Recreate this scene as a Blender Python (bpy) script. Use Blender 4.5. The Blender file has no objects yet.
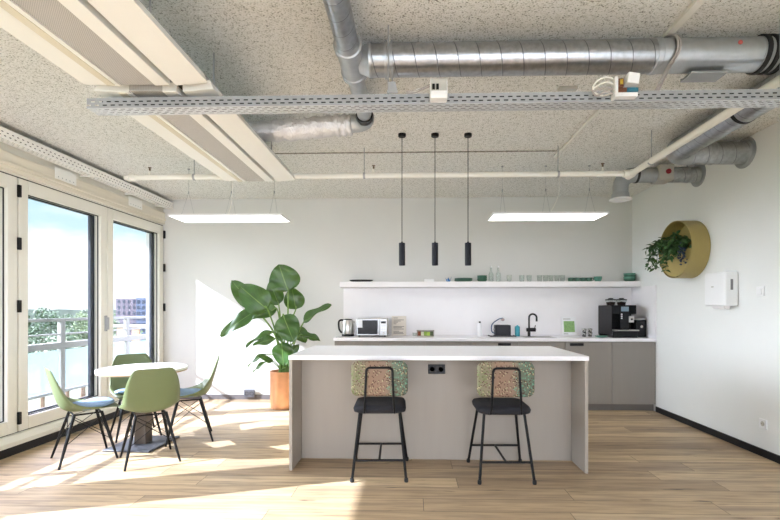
import bpy, bmesh, math, random
from mathutils import Vector, Matrix, noise
random.seed(7)
sc = bpy.context.scene
COL = sc.collection
PI = math.pi
R = math.radians

# ------------------------------------------------------------------ dimensions (metres)
XL, XR, YB, YF, ZC = -3.53, 3.037, 6.31, -2.6, 2.83     # room: window wall, right wall, back wall, wall behind, ceiling
SUN = Vector((1.0, 0.31, -0.63)).normalized()

# ------------------------------------------------------------------ materials
def lin(c):
    if isinstance(c, str):
        c = [int(c[i:i+2], 16)/255 for i in (0, 2, 4)]
    return tuple((v/12.92 if v <= .04045 else ((v+.055)/1.055)**2.4) for v in c) + (1.0,)

class N:
    """small node-tree helper"""
    def __init__(s, mat):
        s.t = mat.node_tree; s.n = s.t.nodes; s.l = s.t.links
    def new(s, typ, **kw):
        n = s.n.new(typ)
        for k, v in kw.items():
            if k.startswith('i_'):
                n.inputs[k[2:].replace('_', ' ')].default_value = v
            else: setattr(n, k, v)
        return n
    def link(s, a, b): s.l.new(a, b)
    def math(s, op, a, b=None, clamp=False):
        n = s.n.new('ShaderNodeMath'); n.operation = op; n.use_clamp = clamp
        for k, v in enumerate((a, b)):
            if v is None: continue
            if isinstance(v, (int, float)): n.inputs[k].default_value = v
            else: s.link(v, n.inputs[k])
        return n.outputs[0]
    def ramp(s, fac, stops, interp='LINEAR'):
        n = s.n.new('ShaderNodeValToRGB'); r = n.color_ramp; r.interpolation = interp
        while len(r.elements) < len(stops): r.elements.new(.5)
        for e, (p, c) in zip(r.elements, stops):
            e.position = p; e.color = c if len(c) == 4 else tuple(c)+(1,)
        s.link(fac, n.inputs[0]); return n.outputs[0]
    def mix(s, fac, a, b, mode='MIX'):
        n = s.n.new('ShaderNodeMix'); n.data_type = 'RGBA'; n.blend_type = mode
        for k, v in ((0, fac), (6, a), (7, b)):
            if isinstance(v, (int, float, tuple)): n.inputs[k].default_value = v
            else: s.link(v, n.inputs[k])
        return n.outputs[2]
    def coord(s, scale=(1, 1, 1), kind='Object'):
        tc = s.n.new('ShaderNodeTexCoord'); m = s.n.new('ShaderNodeMapping')
        m.inputs['Scale'].default_value = scale
        s.link(tc.outputs[kind], m.inputs[0]); return m.outputs[0]
    def noise(s, vec, scale, detail=4, rough=.5):
        n = s.n.new('ShaderNodeTexNoise'); n.inputs['Scale'].default_value = scale
        n.inputs['Detail'].default_value = detail; n.inputs['Roughness'].default_value = rough
        s.link(vec, n.inputs['Vector']); return n.outputs['Fac']

def pm(name, col, rough=.5, metal=0.0, var=0.0, vscale=8.0, bump=0.0, bscale=200.0, bdist=.002, spec=.5, emit=None, estr=0, stretch=(1, 1, 1), coat=0):
    m = bpy.data.materials.new(name); m.use_nodes = True
    n = N(m); b = n.n['Principled BSDF']
    b.inputs['Base Color'].default_value = lin(col); b.inputs['Roughness'].default_value = rough
    b.inputs['Metallic'].default_value = metal; b.inputs['Specular IOR Level'].default_value = spec
    if coat: b.inputs['Coat Weight'].default_value = coat
    if emit: b.inputs['Emission Color'].default_value = lin(emit); b.inputs['Emission Strength'].default_value = estr
    v = None
    if var:
        v = n.coord(stretch); f = n.noise(v, vscale, 5)
        c = lin(col); lo = tuple(x*(1-var) for x in c[:3]); hi = tuple(min(1, x*(1+var)) for x in c[:3])
        n.link(n.ramp(f, [(.3, lo), (.7, hi)]), b.inputs['Base Color'])
    if bump:
        v = n.coord(stretch)
        bn = n.n.new('ShaderNodeBump'); bn.inputs['Strength'].default_value = bump; bn.inputs['Distance'].default_value = bdist
        n.link(n.noise(v, bscale, 3), bn.inputs['Height']); n.link(bn.outputs[0], b.inputs['Normal'])
    return m

M = {}
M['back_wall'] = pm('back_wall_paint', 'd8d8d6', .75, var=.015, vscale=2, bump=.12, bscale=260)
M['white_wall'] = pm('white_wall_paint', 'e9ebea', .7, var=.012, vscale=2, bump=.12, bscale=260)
M['white_lam'] = pm('white_laminate', 'f0eef0', .35, var=.01)
M['worktop'] = pm('worktop_white', 'f3f2f6', .28, var=.012, vscale=30)
M['taupe'] = pm('taupe_laminate', '8b857f', .5, var=.02, vscale=3, stretch=(6, 6, .6))
M['island'] = pm('island_laminate', 'a39c93', .5, var=.02, vscale=3, stretch=(6, 6, .6))
M['black_metal'] = pm('black_powder_coat', '0b0b0e', .45, var=.1, vscale=20, spec=.25)
M['black_plastic'] = pm('black_plastic', '0a0b0e', .35, spec=.3)
M['skirting_black'] = pm('skirting_black', '0b0d14', .5)
M['skirting_gray'] = pm('skirting_gray', '6a6668', .55)
M['pendant'] = pm('pendant_navy_black', '131520', .5, spec=.3)
M['cream'] = pm('cream_lacquer', 'efefeb', .45, var=.01)
M['cream_dim'] = pm('cream_groove', 'd8d2c0', .5)
M['frame'] = pm('window_frame_cream', 'e4e2d8', .42, var=.012)
M['navy'] = pm('window_outer_navy', '1c2436', .45)
M['gasket'] = pm('black_gasket', '0e0f12', .6)
M['steel'] = pm('brushed_steel', 'c9c6c2', .3, 1.0, var=.08, vscale=4, stretch=(40, 40, 1))
M['galv'] = pm('galvanised_steel', 'b6babe', .38, .8, var=.06, vscale=26)
M['galv_lit'] = pm('tray_bottom_lit', 'd2d5d8', .42, .45, var=.05, vscale=20)  # lighter tray metal: floor light on the underside put into the colour
M['galv_dull'] = pm('galvanised_dull', 'a6a9ac', .5, .4, var=.06, vscale=14)
M['pipe_white'] = pm('white_pipe', 'edebe4', .4, var=.01)
M['plastic_white'] = pm('white_plastic', 'eff0f2', .35)
M['plastic_gray'] = pm('gray_plastic', 'b9b8b2', .45)
M['rubber'] = pm('rubber_black', '16171a', .7)
M['cable_gray'] = pm('cable_gray', 'a9a2a0', .5)
M['red'] = pm('red_dial', '9c2532', .4)
M['teal_wire'] = pm('teal_terminal', '2f6f86', .45)
M['brown_wire'] = pm('brown_terminal', '6a3d22', .5)
M['yellow_wire'] = pm('yellow_terminal', 'b89a2c', .5)
M['shell'] = pm('green_shell_plastic', '6c7853', .42, var=.02)
M['pad'] = pm('seat_pad_fabric', '7d97b2', .9, var=.1, vscale=60, bump=.3, bscale=400)
M['leg_black'] = pm('chair_leg_black', '0a0a0c', .4, spec=.25)
M['seat_black'] = pm('stool_seat_fabric', '202026', .9, var=.15, vscale=90, bump=.3, bscale=500)
M['copper'] = pm('copper_pot', 'd9a27c', .3, .8, var=.1, vscale=9, bump=.08, bscale=30)
M['soil'] = pm('potting_soil', '3a2a1e', .95, var=.3, vscale=40, bump=.6, bscale=60, bdist=.01)
M['stem'] = pm('plant_stem', '6f8f46', .5, var=.12, vscale=12)
M['mustard'] = pm('mustard_metal', 'a5945a', .5, var=.02)
M['foliage'] = pm('dark_foliage', '2c4a2c', .45, var=.35, vscale=22)
M['foliage_b'] = pm('wall_foliage', '42643a', .4, var=.3, vscale=30)
M['berry'] = pm('plant_berry', '27344c', .4)
M['green_ceramic'] = pm('dark_green_stoneware', '3f6a58', .4, var=.08, vscale=14)
M['green_ceramic_pale'] = pm('sage_green_stoneware', '5f9482', .4, var=.06, vscale=14)
M['teal'] = pm('teal_soap', '3fa0b2', .25)
M['blue'] = pm('blue_paper', '3a72ae', .6)
M['paper'] = pm('paper_sheet', 'e4ddd2', .8)
M['ink'] = pm('printed_gray', '8a847c', .8)
M['table_top'] = pm('table_top_white', 'f2f0ea', .3)
M['table_edge'] = pm('table_edge_wood', 'b9a184', .5)
M['table_post'] = pm('table_post_bronze', '5b534c', .4, .4)
M['table_base'] = pm('table_base_steel', '57595f', .45, .5, var=.15, vscale=6)
M['coffee'] = pm('coffee_beans', '2e1c14', .6, var=.4, vscale=120)
M['machine'] = pm('coffee_machine_black', '08090f', .2, spec=.3)
M['machine_side'] = pm('coffee_machine_side', '171419', .4, spec=.25)
M['display'] = pm('display_glass', '7d93a4', .2)
M['dark_glass'] = pm('microwave_glass', '0c0d10', .25, spec=.3)
M['concrete'] = pm('balcony_concrete', '8c877f', .8, var=.1, vscale=6)
M['deck'] = pm('balcony_deck_wood', '66543f', .7, var=.15, vscale=4, stretch=(1, 12, 1))
M['rail'] = pm('railing_aluminium', '8f8f8c', .5)
M['slat'] = pm('slat_wood_tan', '9a8166', .7, var=.12, vscale=8, stretch=(6, 6, 1))
M['lintel'] = pm('lintel_pale_board', 'ded8c9', .7, var=.07, vscale=9, stretch=(1, .25, 4), bump=.1, bscale=40)
M['bark'] = pm('tree_bark', '5a4a3a', .9, var=.2)
M['tree_dark'] = pm('tree_leaves_dark', '2b4226', .7, var=.35, vscale=1.2)
M['tree_light'] = pm('tree_leaves_light', '4a5c38', .7, var=.3, vscale=1.2)
M['grass'] = pm('grass_ground', '434d37', .9, var=.2, vscale=.05)
M['bld_pink'] = pm('facade_pinkish', '433d47', .8, var=.05, vscale=.4)
M['bld_blue'] = pm('facade_blue_gray', '333e52', .8, var=.05, vscale=.4)
M['bld_win'] = pm('facade_window', '1d2534', .3)

def mat_emit(name, col, s):
    return pm(name, col, .5, emit=col, estr=s)
M['led'] = mat_emit('led_diffuser', 'fffaf8', 1.6)

def mat_glass():
    m = bpy.data.materials.new('window_glass'); m.use_nodes = True; n = N(m); n.n.clear()
    o = n.new('ShaderNodeOutputMaterial'); t = n.new('ShaderNodeBsdfTransparent'); g = n.new('ShaderNodeBsdfGlossy')
    t.inputs[0].default_value = (.965, .985, .985, 1); g.inputs['Roughness'].default_value = .0
    f = n.new('ShaderNodeLayerWeight'); f.inputs[0].default_value = .5
    x = n.new('ShaderNodeMixShader'); k = n.math('ADD', n.math('MULTIPLY', n.math('POWER', f.outputs['Facing'], 5.0), .8), .025)
    n.link(k, x.inputs[0]); n.link(t.outputs[0], x.inputs[1]); n.link(g.outputs[0], x.inputs[2]); n.link(x.outputs[0], o.inputs[0])
    return m
M['glass'] = mat_glass()

def mat_frost():
    m = bpy.data.materials.new('frosted_panel'); m.use_nodes = True; n = N(m); n.n.clear()
    o = n.new('ShaderNodeOutputMaterial'); t = n.new('ShaderNodeBsdfTransparent')
    t.inputs[0].default_value = (.72, .82, .84, 1)
    d = n.new('ShaderNodeBsdfTranslucent'); d.inputs[0].default_value = lin('98a3a3')
    d2 = n.new('ShaderNodeBsdfDiffuse'); d2.inputs[0].default_value = lin('98a3a3')
    x2 = n.new('ShaderNodeMixShader'); n.link(d.outputs[0], x2.inputs[1]); n.link(d2.outputs[0], x2.inputs[2])
    x = n.new('ShaderNodeMixShader'); x.inputs[0].default_value = .5
    n.link(t.outputs[0], x.inputs[1]); n.link(x2.outputs[0], x.inputs[2]); n.link(x.outputs[0], o.inputs[0])
    return m
M['frost'] = mat_frost()

def mat_clear():
    m = bpy.data.materials.new('drinking_glass'); m.use_nodes = True; n = N(m); n.n.clear()
    o = n.new('ShaderNodeOutputMaterial'); t = n.new('ShaderNodeBsdfTransparent'); g = n.new('ShaderNodeBsdfGlossy')
    t.inputs[0].default_value = (.93, .95, .94, 1); g.inputs['Roughness'].default_value = .03
    f = n.new('ShaderNodeLayerWeight'); f.inputs[0].default_value = .5
    x = n.new('ShaderNodeMixShader')
    n.link(n.math('ADD', n.math('MULTIPLY', n.math('POWER', f.outputs['Facing'], 3.0), .6), .04), x.inputs[0]); n.link(t.outputs[0], x.inputs[1]); n.link(g.outputs[0], x.inputs[2]); n.link(x.outputs[0], o.inputs[0])
    return m
M['clear'] = mat_clear()

def mat_floor():
    m = bpy.data.materials.new('oak_plank_floor'); m.use_nodes = True; n = N(m); b = n.n['Principled BSDF']
    v = n.coord()
    s0 = n.new('ShaderNodeSeparateXYZ'); n.link(v, s0.inputs[0])       # every row of planks starts at its own place
    wn = n.new('ShaderNodeTexWhiteNoise', noise_dimensions='1D'); n.link(n.math('FLOOR', n.math('DIVIDE', s0.outputs[1], .19)), wn.inputs['W'])
    cv = n.new('ShaderNodeCombineXYZ'); n.link(n.math('ADD', s0.outputs[0], n.math('ADD', n.math('MULTIPLY', wn.outputs['Value'], 1.9), 38.0)), cv.inputs[0])
    n.link(n.math('ADD', s0.outputs[1], 19.0), cv.inputs[1])
    def brick(c1, c2, mortar, ms):
        k = n.new('ShaderNodeTexBrick'); k.offset = 0; k.offset_frequency = 1
        n.link(cv.outputs[0], k.inputs['Vector'])
        k.inputs['Color1'].default_value = c1; k.inputs['Color2'].default_value = c2; k.inputs['Mortar'].default_value = mortar
        k.inputs['Scale'].default_value = 1; k.inputs['Mortar Size'].default_value = ms
        k.inputs['Mortar Smooth'].default_value = .3; k.inputs['Brick Width'].default_value = 1.9; k.inputs['Row Height'].default_value = .19
        return k
    rnd = brick((0, 0, 0, 1), (1, 1, 1, 1), (.5, .5, .5, 1), 0)
    seam = brick((1, 1, 1, 1), (1, 1, 1, 1), (0, 0, 0, 1), .0022)
    tone = n.ramp(rnd.outputs['Color'], [(0, lin('9c866c')), (.3, lin('bba382')), (.6, lin('ccb592')), (1, lin('ab957b'))])
    # grain, shifted for every plank
    sx = n.new('ShaderNodeSeparateXYZ'); n.link(v, sx.inputs[0])
    cx = n.new('ShaderNodeCombineXYZ')
    r10 = n.math('MULTIPLY', rnd.outputs['Color'], 37.0)
    n.link(n.math('ADD', n.math('MULTIPLY', sx.outputs[0], 1.3), r10), cx.inputs[0])
    n.link(n.math('ADD', n.math('MULTIPLY', sx.outputs[1], 17.0), r10), cx.inputs[1])
    g = n.noise(cx.outputs[0], 1.6, 8, .62)
    grain = n.ramp(g, [(.28, (.45, .43, .43)), (.43, (.85, .84, .83)), (.56, (1.04, 1.03, 1.02)), (.75, (1.22, 1.21, 1.2))])
    c = n.mix(1.0, tone, grain, 'MULTIPLY')
    cx3 = n.new('ShaderNodeCombineXYZ')
    n.link(n.math('ADD', n.math('MULTIPLY', sx.outputs[0], .9), r10), cx3.inputs[0]); n.link(n.math('ADD', n.math('MULTIPLY', sx.outputs[1], 9.0), r10), cx3.inputs[1])
    c = n.mix(n.ramp(n.noise(cx3.outputs[0], 1.3, 4, .55), [(.48, (0, 0, 0)), (.68, (.62, .62, .62))]), c, lin('7d6c5f'))
    # dark knots / cracks
    cx2 = n.new('ShaderNodeCombineXYZ')
    n.link(n.math('ADD', n.math('MULTIPLY', sx.outputs[0], 2.0), r10), cx2.inputs[0]); n.link(n.math('MULTIPLY', sx.outputs[1], 11.0), cx2.inputs[1])
    k = n.noise(cx2.outputs[0], 1.5, 3, .5)
    c = n.mix(n.ramp(k, [(.66, (0, 0, 0)), (.74, (.8, .8, .8))]), c, lin('4b3c30'))
    c = n.mix(.8, c, seam.outputs['Color'], 'MULTIPLY')
    n.link(c, b.inputs['Base Color']); b.inputs['Roughness'].default_value = .48; b.inputs['Specular IOR Level'].default_value = .4
    bn = n.n.new('ShaderNodeBump'); bn.inputs['Strength'].default_value = .15; bn.inputs['Distance'].default_value = .003
    n.link(g, bn.inputs['Height']); n.link(bn.outputs[0], b.inputs['Normal'])
    return m
M['floor'] = mat_floor()

def mat_ceiling():
    m = bpy.data.materials.new('sprayed_acoustic_ceiling'); m.use_nodes = True; n = N(m); b = n.n['Principled BSDF']
    v = n.coord()
    a = n.noise(v, 100, 3, .65); a2 = n.noise(v, 34, 2, .5)
    h = n.math('ADD', n.math('MULTIPLY', a, .8), n.math('MULTIPLY', a2, .25))
    n.link(n.ramp(h, [(.385, lin('85847b')), (.46, lin('e3e3dd')), (.52, lin('f4f4f0')), (.64, lin('fdfdfb'))]), b.inputs['Base Color'])  # shade inside the pits is painted in as dark specks
    b.inputs['Roughness'].default_value = .95; b.inputs['Specular IOR Level'].default_value = .1
    bn = n.n.new('ShaderNodeBump'); bn.inputs['Strength'].default_value = 1.0; bn.inputs['Distance'].default_value = .02
    n.link(h, bn.inputs['Height']); n.link(bn.outputs[0], b.inputs['Normal'])
    return m
M['ceiling'] = mat_ceiling()

def mat_spiral():
    """galvanised spiral duct: local z is the duct axis, one helical seam per 0.14 m"""
    m = bpy.data.materials.new('spiral_duct_galvanised'); m.use_nodes = True; n = N(m); b = n.n['Principled BSDF']
    v = n.coord(); s = n.new('ShaderNodeSeparateXYZ'); n.link(v, s.inputs[0])
    ang = n.math('DIVIDE', n.math('ARCTAN2', s.outputs[1], s.outputs[0]), 2*PI)
    fr = n.math('FRACT', n.math('ADD', n.math('DIVIDE', s.outputs[2], .12), n.math('MULTIPLY', ang, -1.0)))
    d = n.math('ABSOLUTE', n.math('SUBTRACT', fr, .5))
    seam = n.ramp(d, [(0, (1, 1, 1)), (.012, (1, 1, 1)), (.026, (0, 0, 0))])
    spang = n.noise(v, 34, 3)
    base = n.ramp(spang, [(.3, lin('a2a5a9')), (.7, lin('b9bcc0'))])
    n.link(n.mix(seam, base, lin('777a7e')), b.inputs['Base Color'])
    b.inputs['Metallic'].default_value = .95; b.inputs['Roughness'].default_value = .3
    bn = n.n.new('ShaderNodeBump'); bn.inputs['Strength'].default_value = .6; bn.inputs['Distance'].default_value = .004
    n.link(seam, bn.inputs['Height']); n.link(bn.outputs[0], b.inputs['Normal'])
    return m
M['spiral'] = mat_spiral()

def mat_foil():
    m = bpy.data.materials.new('crinkled_foil'); m.use_nodes = True; n = N(m); b = n.n['Principled BSDF']
    b.inputs['Base Color'].default_value = lin('e2e2e4'); b.inputs['Metallic'].default_value = .75; b.inputs['Roughness'].default_value = .28
    v = n.coord(); bn = n.n.new('ShaderNodeBump'); bn.inputs['Strength'].default_value = .9; bn.inputs['Distance'].default_value = .02
    n.link(n.noise(v, 26, 5, .6), bn.inputs['Height']); n.link(bn.outputs[0], b.inputs['Normal'])
    return m
M['foil'] = mat_foil()

def mat_perf():
    m = bpy.data.materials.new('perforated_gray_strip'); m.use_nodes = True; n = N(m); b = n.n['Principled BSDF']
    v = n.coord((1, 1, 1)); s = n.new('ShaderNodeSeparateXYZ'); n.link(v, s.inputs[0])
    fx = n.math('SINE', n.math('MULTIPLY', s.outputs[0], 2*PI/.009)); fy = n.math('SINE', n.math('MULTIPLY', s.outputs[1], 2*PI/.009))
    n.link(n.ramp(n.math('MULTIPLY', fx, fy), [(.15, lin('bdbab6')), (.55, lin('8f8d8b'))]), b.inputs['Base Color'])
    b.inputs['Roughness'].default_value = .5
    return m
M['perf'] = mat_perf()

def mat_pixel():
    """woven pixel-dot upholstery: tan centre, sage sides, dark and pale dots"""
    m = bpy.data.materials.new('pixel_dot_upholstery'); m.use_nodes = True; n = N(m); b = n.n['Principled BSDF']
    v = n.coord(); s = n.new('ShaderNodeSeparateXYZ'); n.link(v, s.inputs[0])
    xx = n.math('ADD', n.math('DIVIDE', s.outputs[0], .44), .5)
    base = n.ramp(xx, [(.0, lin('7f7d64')), (.22, lin('8a806b')), (.34, lin('937a67')), (.62, lin('8f7868')), (.76, lin('6d7767')), (1, lin('5b6c5e'))])
    def cells(off):
        sn = n.new('ShaderNodeVectorMath', operation='SNAP'); mp = n.new('ShaderNodeMapping')
        mp.inputs['Location'].default_value = off; n.link(v, mp.inputs[0])
        n.link(mp.outputs[0], sn.inputs[0]); sn.inputs[1].default_value = (.008, 10.0, .008)
        w = n.new('ShaderNodeTexWhiteNoise'); n.link(sn.outputs[0], w.inputs[0]); return w.outputs['Value']
    r1, r2 = cells((0, 5, 0)), cells((.005, 5, .006))
    c = n.mix(n.math('GREATER_THAN', r1, .84), base, lin('5b4238'))
    c = n.mix(n.math('GREATER_THAN', r2, .945), c, lin('b5ad8c'))
    gz = n.math('MULTIPLY', n.math('LESS_THAN', r1, .10), n.math('GREATER_THAN', xx, .62))
    c = n.mix(gz, c, lin('6fa087'))
    gl = n.math('MULTIPLY', n.math('LESS_THAN', r2, .10), n.math('LESS_THAN', xx, .3))
    c = n.mix(gl, c, lin('6f7d52'))
    n.link(c, b.inputs['Base Color']); b.inputs['Roughness'].default_value = .9
    return m
M['pixel'] = mat_pixel()

def mat_leaf():
    m = bpy.data.materials.new('broad_leaf'); m.use_nodes = True; n = N(m); b = n.n['Principled BSDF']
    at = n.new('ShaderNodeUVMap'); s = n.new('ShaderNodeSeparateXYZ'); n.link(at.outputs[0], s.inputs[0])
    d = n.math('ABSOLUTE', n.math('SUBTRACT', s.outputs[0], .5))          # 0 at the midrib
    vein = n.math('SINE', n.math('MULTIPLY', n.math('SUBTRACT', s.outputs[1], n.math('MULTIPLY', d, .35)), 150.0))
    v = n.coord(); nz = n.noise(v, 9, 3)
    base = n.ramp(nz, [(.3, lin('1b3b1a')), (.7, lin('375f29'))])
    base = n.mix(n.math('MULTIPLY', n.math('ADD', vein, 1), .09), base, lin('6a8d45'))
    c = n.mix(n.ramp(d, [(.0, (1, 1, 1)), (.022, (0, 0, 0))]), base, lin('7f9c54'))
    n.link(c, b.inputs['Base Color']); b.inputs['Roughness'].default_value = .3
    tr = n.new('ShaderNodeBsdfTranslucent'); tr.inputs[0].default_value = lin('7fa53a')
    mx = n.new('ShaderNodeMixShader'); mx.inputs[0].default_value = .12
    o = n.n['Material Output']; n.link(b.outputs[0], mx.inputs[1]); n.link(tr.outputs[0], mx.inputs[2]); n.link(mx.outputs[0], o.inputs[0])
    return m
M['leaf'] = mat_leaf()

# ------------------------------------------------------------------ mesh helpers
class MB:
    def __init__(s): s.bm = bmesh.new()
    def box(s, x0, y0, z0, x1, y1, z1, mi=0, rot=None, about=None):
        vs = [s.bm.verts.new((x, y, z)) for x in (x0, x1) for y in (y0, y1) for z in (z0, z1)]
        for f in ((0, 1, 3, 2), (4, 6, 7, 5), (0, 4, 5, 1), (2, 3, 7, 6), (0, 2, 6, 4), (1, 5, 7, 3)):
            s.bm.faces.new([vs[i] for i in f]).material_index = mi
        if rot is not None:
            c = Vector(about) if about is not None else Vector(((x0+x1)/2, (y0+y1)/2, (z0+z1)/2))
            for v in vs: v.co = c + rot @ (v.co-c)
        return s
    def loops(s, rings, closed_u=True, cap=True, mi=0, closed_v=False):
        V = [[s.bm.verts.new(p) for p in r] for r in rings]
        m = len(V[0]); L = len(V)
        for i in range(L if closed_v else L-1):
            a, b = V[i], V[(i+1) % L]
            for j in range(m if closed_u else m-1):
                k = (j+1) % m
                s.bm.faces.new((a[j], a[k], b[k], b[j])).material_index = mi
        if cap and closed_u and not closed_v:
            s.bm.faces.new(list(reversed(V[0]))).material_index = mi
            s.bm.faces.new(V[-1]).material_index = mi
        return V
    def tube(s, pts, r, seg=10, cap=True, mi=0, closed=False, square=False):
        pts = [Vector(p) for p in pts]; L = len(pts); rr = r if isinstance(r, (list, tuple)) else [r]*L
        tg = []
        for i in range(L):
            if closed: t = pts[(i+1) % L]-pts[i-1]
            else: t = pts[min(i+1, L-1)]-pts[max(i-1, 0)]
            tg.append(t.normalized())
        up = Vector((0, 0, 1)) if abs(tg[0].z) < .9 else Vector((1, 0, 0))
        nrm = tg[0].cross(up).normalized(); rings = []
        for i in range(L):
            nrm = (nrm - tg[i]*nrm.dot(tg[i])).normalized(); bn = tg[i].cross(nrm)
            rings.append([pts[i]+(nrm*math.cos(2*PI*k/seg)+bn*math.sin(2*PI*k/seg))*rr[i] for k in range(seg)])
        s.loops(rings, cap=cap, mi=mi, closed_v=closed); return s
    def lathe(s, prof, c=(0, 0, 0), seg=28, axis='z', mi=0, cap=True):
        c = Vector(c); rings = []
        for r, h in prof:
            ring = []
            for k in range(seg):
                a = 2*PI*k/seg; x, y = r*math.cos(a), r*math.sin(a)
                ring.append(c+(Vector((x, y, h)) if axis == 'z' else Vector((h, x, y)) if axis == 'x' else Vector((y, h, x))))
            rings.append(ring)
        s.loops(rings, cap=cap, mi=mi); return s
    def poly(s, pts, d, mi=0):
        """prism: polygon pts extruded by vector d"""
        d = Vector(d); a = [s.bm.verts.new(p) for p in pts]; b = [s.bm.verts.new(Vector(p)+d) for p in pts]
        s.bm.faces.new(list(reversed(a))).material_index = mi; s.bm.faces.new(b).material_index = mi
        for i in range(len(a)):
            k = (i+1) % len(a); s.bm.faces.new((a[i], a[k], b[k], b[i])).material_index = mi
        return s
    def build(s, name, mat, parent=None, loc=None, bevel=0, smooth=True, ang=35, seg=2, subsurf=0, solid=0):
        bmesh.ops.recalc_face_normals(s.bm, faces=s.bm.faces)
        me = bpy.data.meshes.new(name); s.bm.to_mesh(me); s.bm.free()
        for m in (mat if isinstance(mat, (list, tuple)) else [mat]): me.materials.append(m)
        if smooth:
            me.polygons.foreach_set('use_smooth', [True]*len(me.polygons)); me.set_sharp_from_angle(angle=R(ang))
        o = bpy.data.objects.new(name, me); COL.objects.link(o)
        if parent is not None: o.parent = parent
        if loc is not None: o.location = loc
        if solid:
            d = o.modifiers.new('Solidify', 'SOLIDIFY'); d.thickness = solid; d.offset = 0
        if bevel:
            b = o.modifiers.new('Bevel', 'BEVEL'); b.width = bevel; b.segments = seg; b.limit_method = 'ANGLE'; b.angle_limit = R(40)
            b.harden_normals = False
        if subsurf:
            u = o.modifiers.new('Subdivision', 'SUBSURF'); u.levels = subsurf; u.render_levels = subsurf
        return o

def tag(o, label, cat=None, group=None, kind=None):
    o['label'] = label
    if cat: o['category'] = cat
    if group: o['group'] = group
    if kind: o['kind'] = kind
    return o
def thing(name, loc, label, cat, group=None, rz=0):
    o = bpy.data.objects.new(name, None); COL.objects.link(o); o.empty_display_size = .1
    o.location = loc; o.rotation_euler = (0, 0, rz)
    return tag(o, label, cat, group)
def structure(o, label=None):
    o['kind'] = 'structure'
    if label: o['label'] = label
    return o
def kids(o): return [c for c in bpy.data.objects if c.parent == o]
def copy_tree(o, parent=None):
    c = o.copy(); COL.objects.link(c)
    if parent is not None: c.parent = parent
    for ch in list(o.children): copy_tree(ch, c)
    return c
def arc(c, r, a0, a1, n, ax1, ax2):
    c, ax1, ax2 = Vector(c), Vector(ax1), Vector(ax2)
    return [c+ax1*r*math.cos(a0+(a1-a0)*i/n)+ax2*r*math.sin(a0+(a1-a0)*i/n) for i in range(n+1)]
def smooth_path(pts, n=6):
    """Catmull-Rom through the points"""
    P = [Vector(p) for p in pts]; P = [2*P[0]-P[1]]+P+[2*P[-1]-P[-2]]; out = []
    for i in range(1, len(P)-2):
        for k in range(n):
            t = k/n; a, b, c, d = P[i-1:i+3]
            out.append(.5*((2*b)+(c-a)*t+(2*a-5*b+4*c-d)*t*t+(3*b-a-3*c+d)*t**3))
    out.append(P[-2]); return out
def duct_part(name, p0, p1, r, mat, parent, seg=32, rimr=None):
    """straight duct whose local z is its axis"""
    p0, p1 = Vector(p0), Vector(p1); L = (p1-p0).length
    mb = MB(); mb.lathe([(r, 0), (r, L)], seg=seg)
    o = mb.build(name, mat, parent); o.location = p0
    o.rotation_euler = (p1-p0).to_track_quat('Z', 'Y').to_euler(); return o

# ================================================================== SETTING
structure(MB().box(XL-.02, YF-.1, -.1, XR+.1, YB+.1, 0).build('floor', M['floor'], smooth=False), 'oak plank floor')
structure(MB().box(XL-.25, YF-.1, ZC, XR+.1, YB+.1, ZC+.15).build('ceiling', M['ceiling'], smooth=False), 'rough sprayed grey ceiling')
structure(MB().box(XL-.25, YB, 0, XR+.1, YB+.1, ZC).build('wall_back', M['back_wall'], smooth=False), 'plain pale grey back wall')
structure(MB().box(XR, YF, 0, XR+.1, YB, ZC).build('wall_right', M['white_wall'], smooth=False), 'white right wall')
wf = MB().box(XL-.25, YF-.1, 0, XR+.1, YF, .2).box(XL-.25, YF-.1, 2.6, XR+.1, YF, ZC)  # unseen wall; its large openings are added to let fill light in
for a, b in ((XL-.25, XL+.12), (-2.0, -1.9), (-.5, -.4), (1.0, 1.1), (XR-.3, XR+.1)): wf.box(a, YF-.1, .2, b, YF, 2.6)
structure(wf.build('wall_front', M['white_wall'], smooth=False), 'unseen wall behind, glazing added for fill light')
for k, (a, b) in enumerate(((XL+.12, -2.0), (-1.9, -.5), (-.4, 1.0), (1.1, XR-.3))):  # panes of the added openings, not known windows
    structure(MB().box(a+.002, YF-.06, .202, b-.002, YF-.05, 2.598).build('window_%d' % (8+k), M['glass'], smooth=False), 'unseen pane added in the wall behind for fill light')
# window wall: sill, lintel, piers
S0, SW = 2.755, 1.18                                    # first seam of the bay and the width of a sash
WT, WB = 2.45, .17
wl = MB()
wl.box(XL-.25, YF, 0, XL, YB, WB)
wl.box(XL-.25, YF, WT+.012, XL, YB, ZC)
wl.box(XL-.25, S0-.235, WB, XL, S0-.006, WT+.012)
wl.box(XL-.25, YF, WB, XL, S0-.235-4*SW-.006, WT+.012)
structure(wl.build('wall_left', M['frame'], smooth=False), 'cream window wall')
structure(MB().box(XL, S0-.23, WT+.03, XL+.025, YB-.002, ZC-.19).box(XL, S0-.23, WT+.075, XL+.04, YB-.002, WT+.1).build('trim_1', M['lintel'], bevel=.003), 'pale board above the windows')
tl = MB(); tl.poly([(XL, YF, .075), (XL+.055, YF, .075), (XL+.055, YF, .115), (XL+.018, YF, .165), (XL, YF, .165)], (0, YB-YF-.002, 0))
structure(tl.build('trim_2', M['frame'], bevel=.004), 'cream ledge below the windows')
structure(MB().box(XL, YF, 0, XL+.05, YB-.002, .072).build('baseboard_left', M['skirting_black']), 'black plinth under the windows')
structure(MB().box(XR-.014, YF, 0, XR, 5.69, .066).build('baseboard_right', M['skirting_black'], bevel=.002), 'black skirting on the right wall')
structure(MB().box(XL+.052, YB-.014, 0, -.99, YB, .068).build('baseboard_back', M['skirting_gray'], bevel=.002), 'grey skirting on the back wall')
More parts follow.
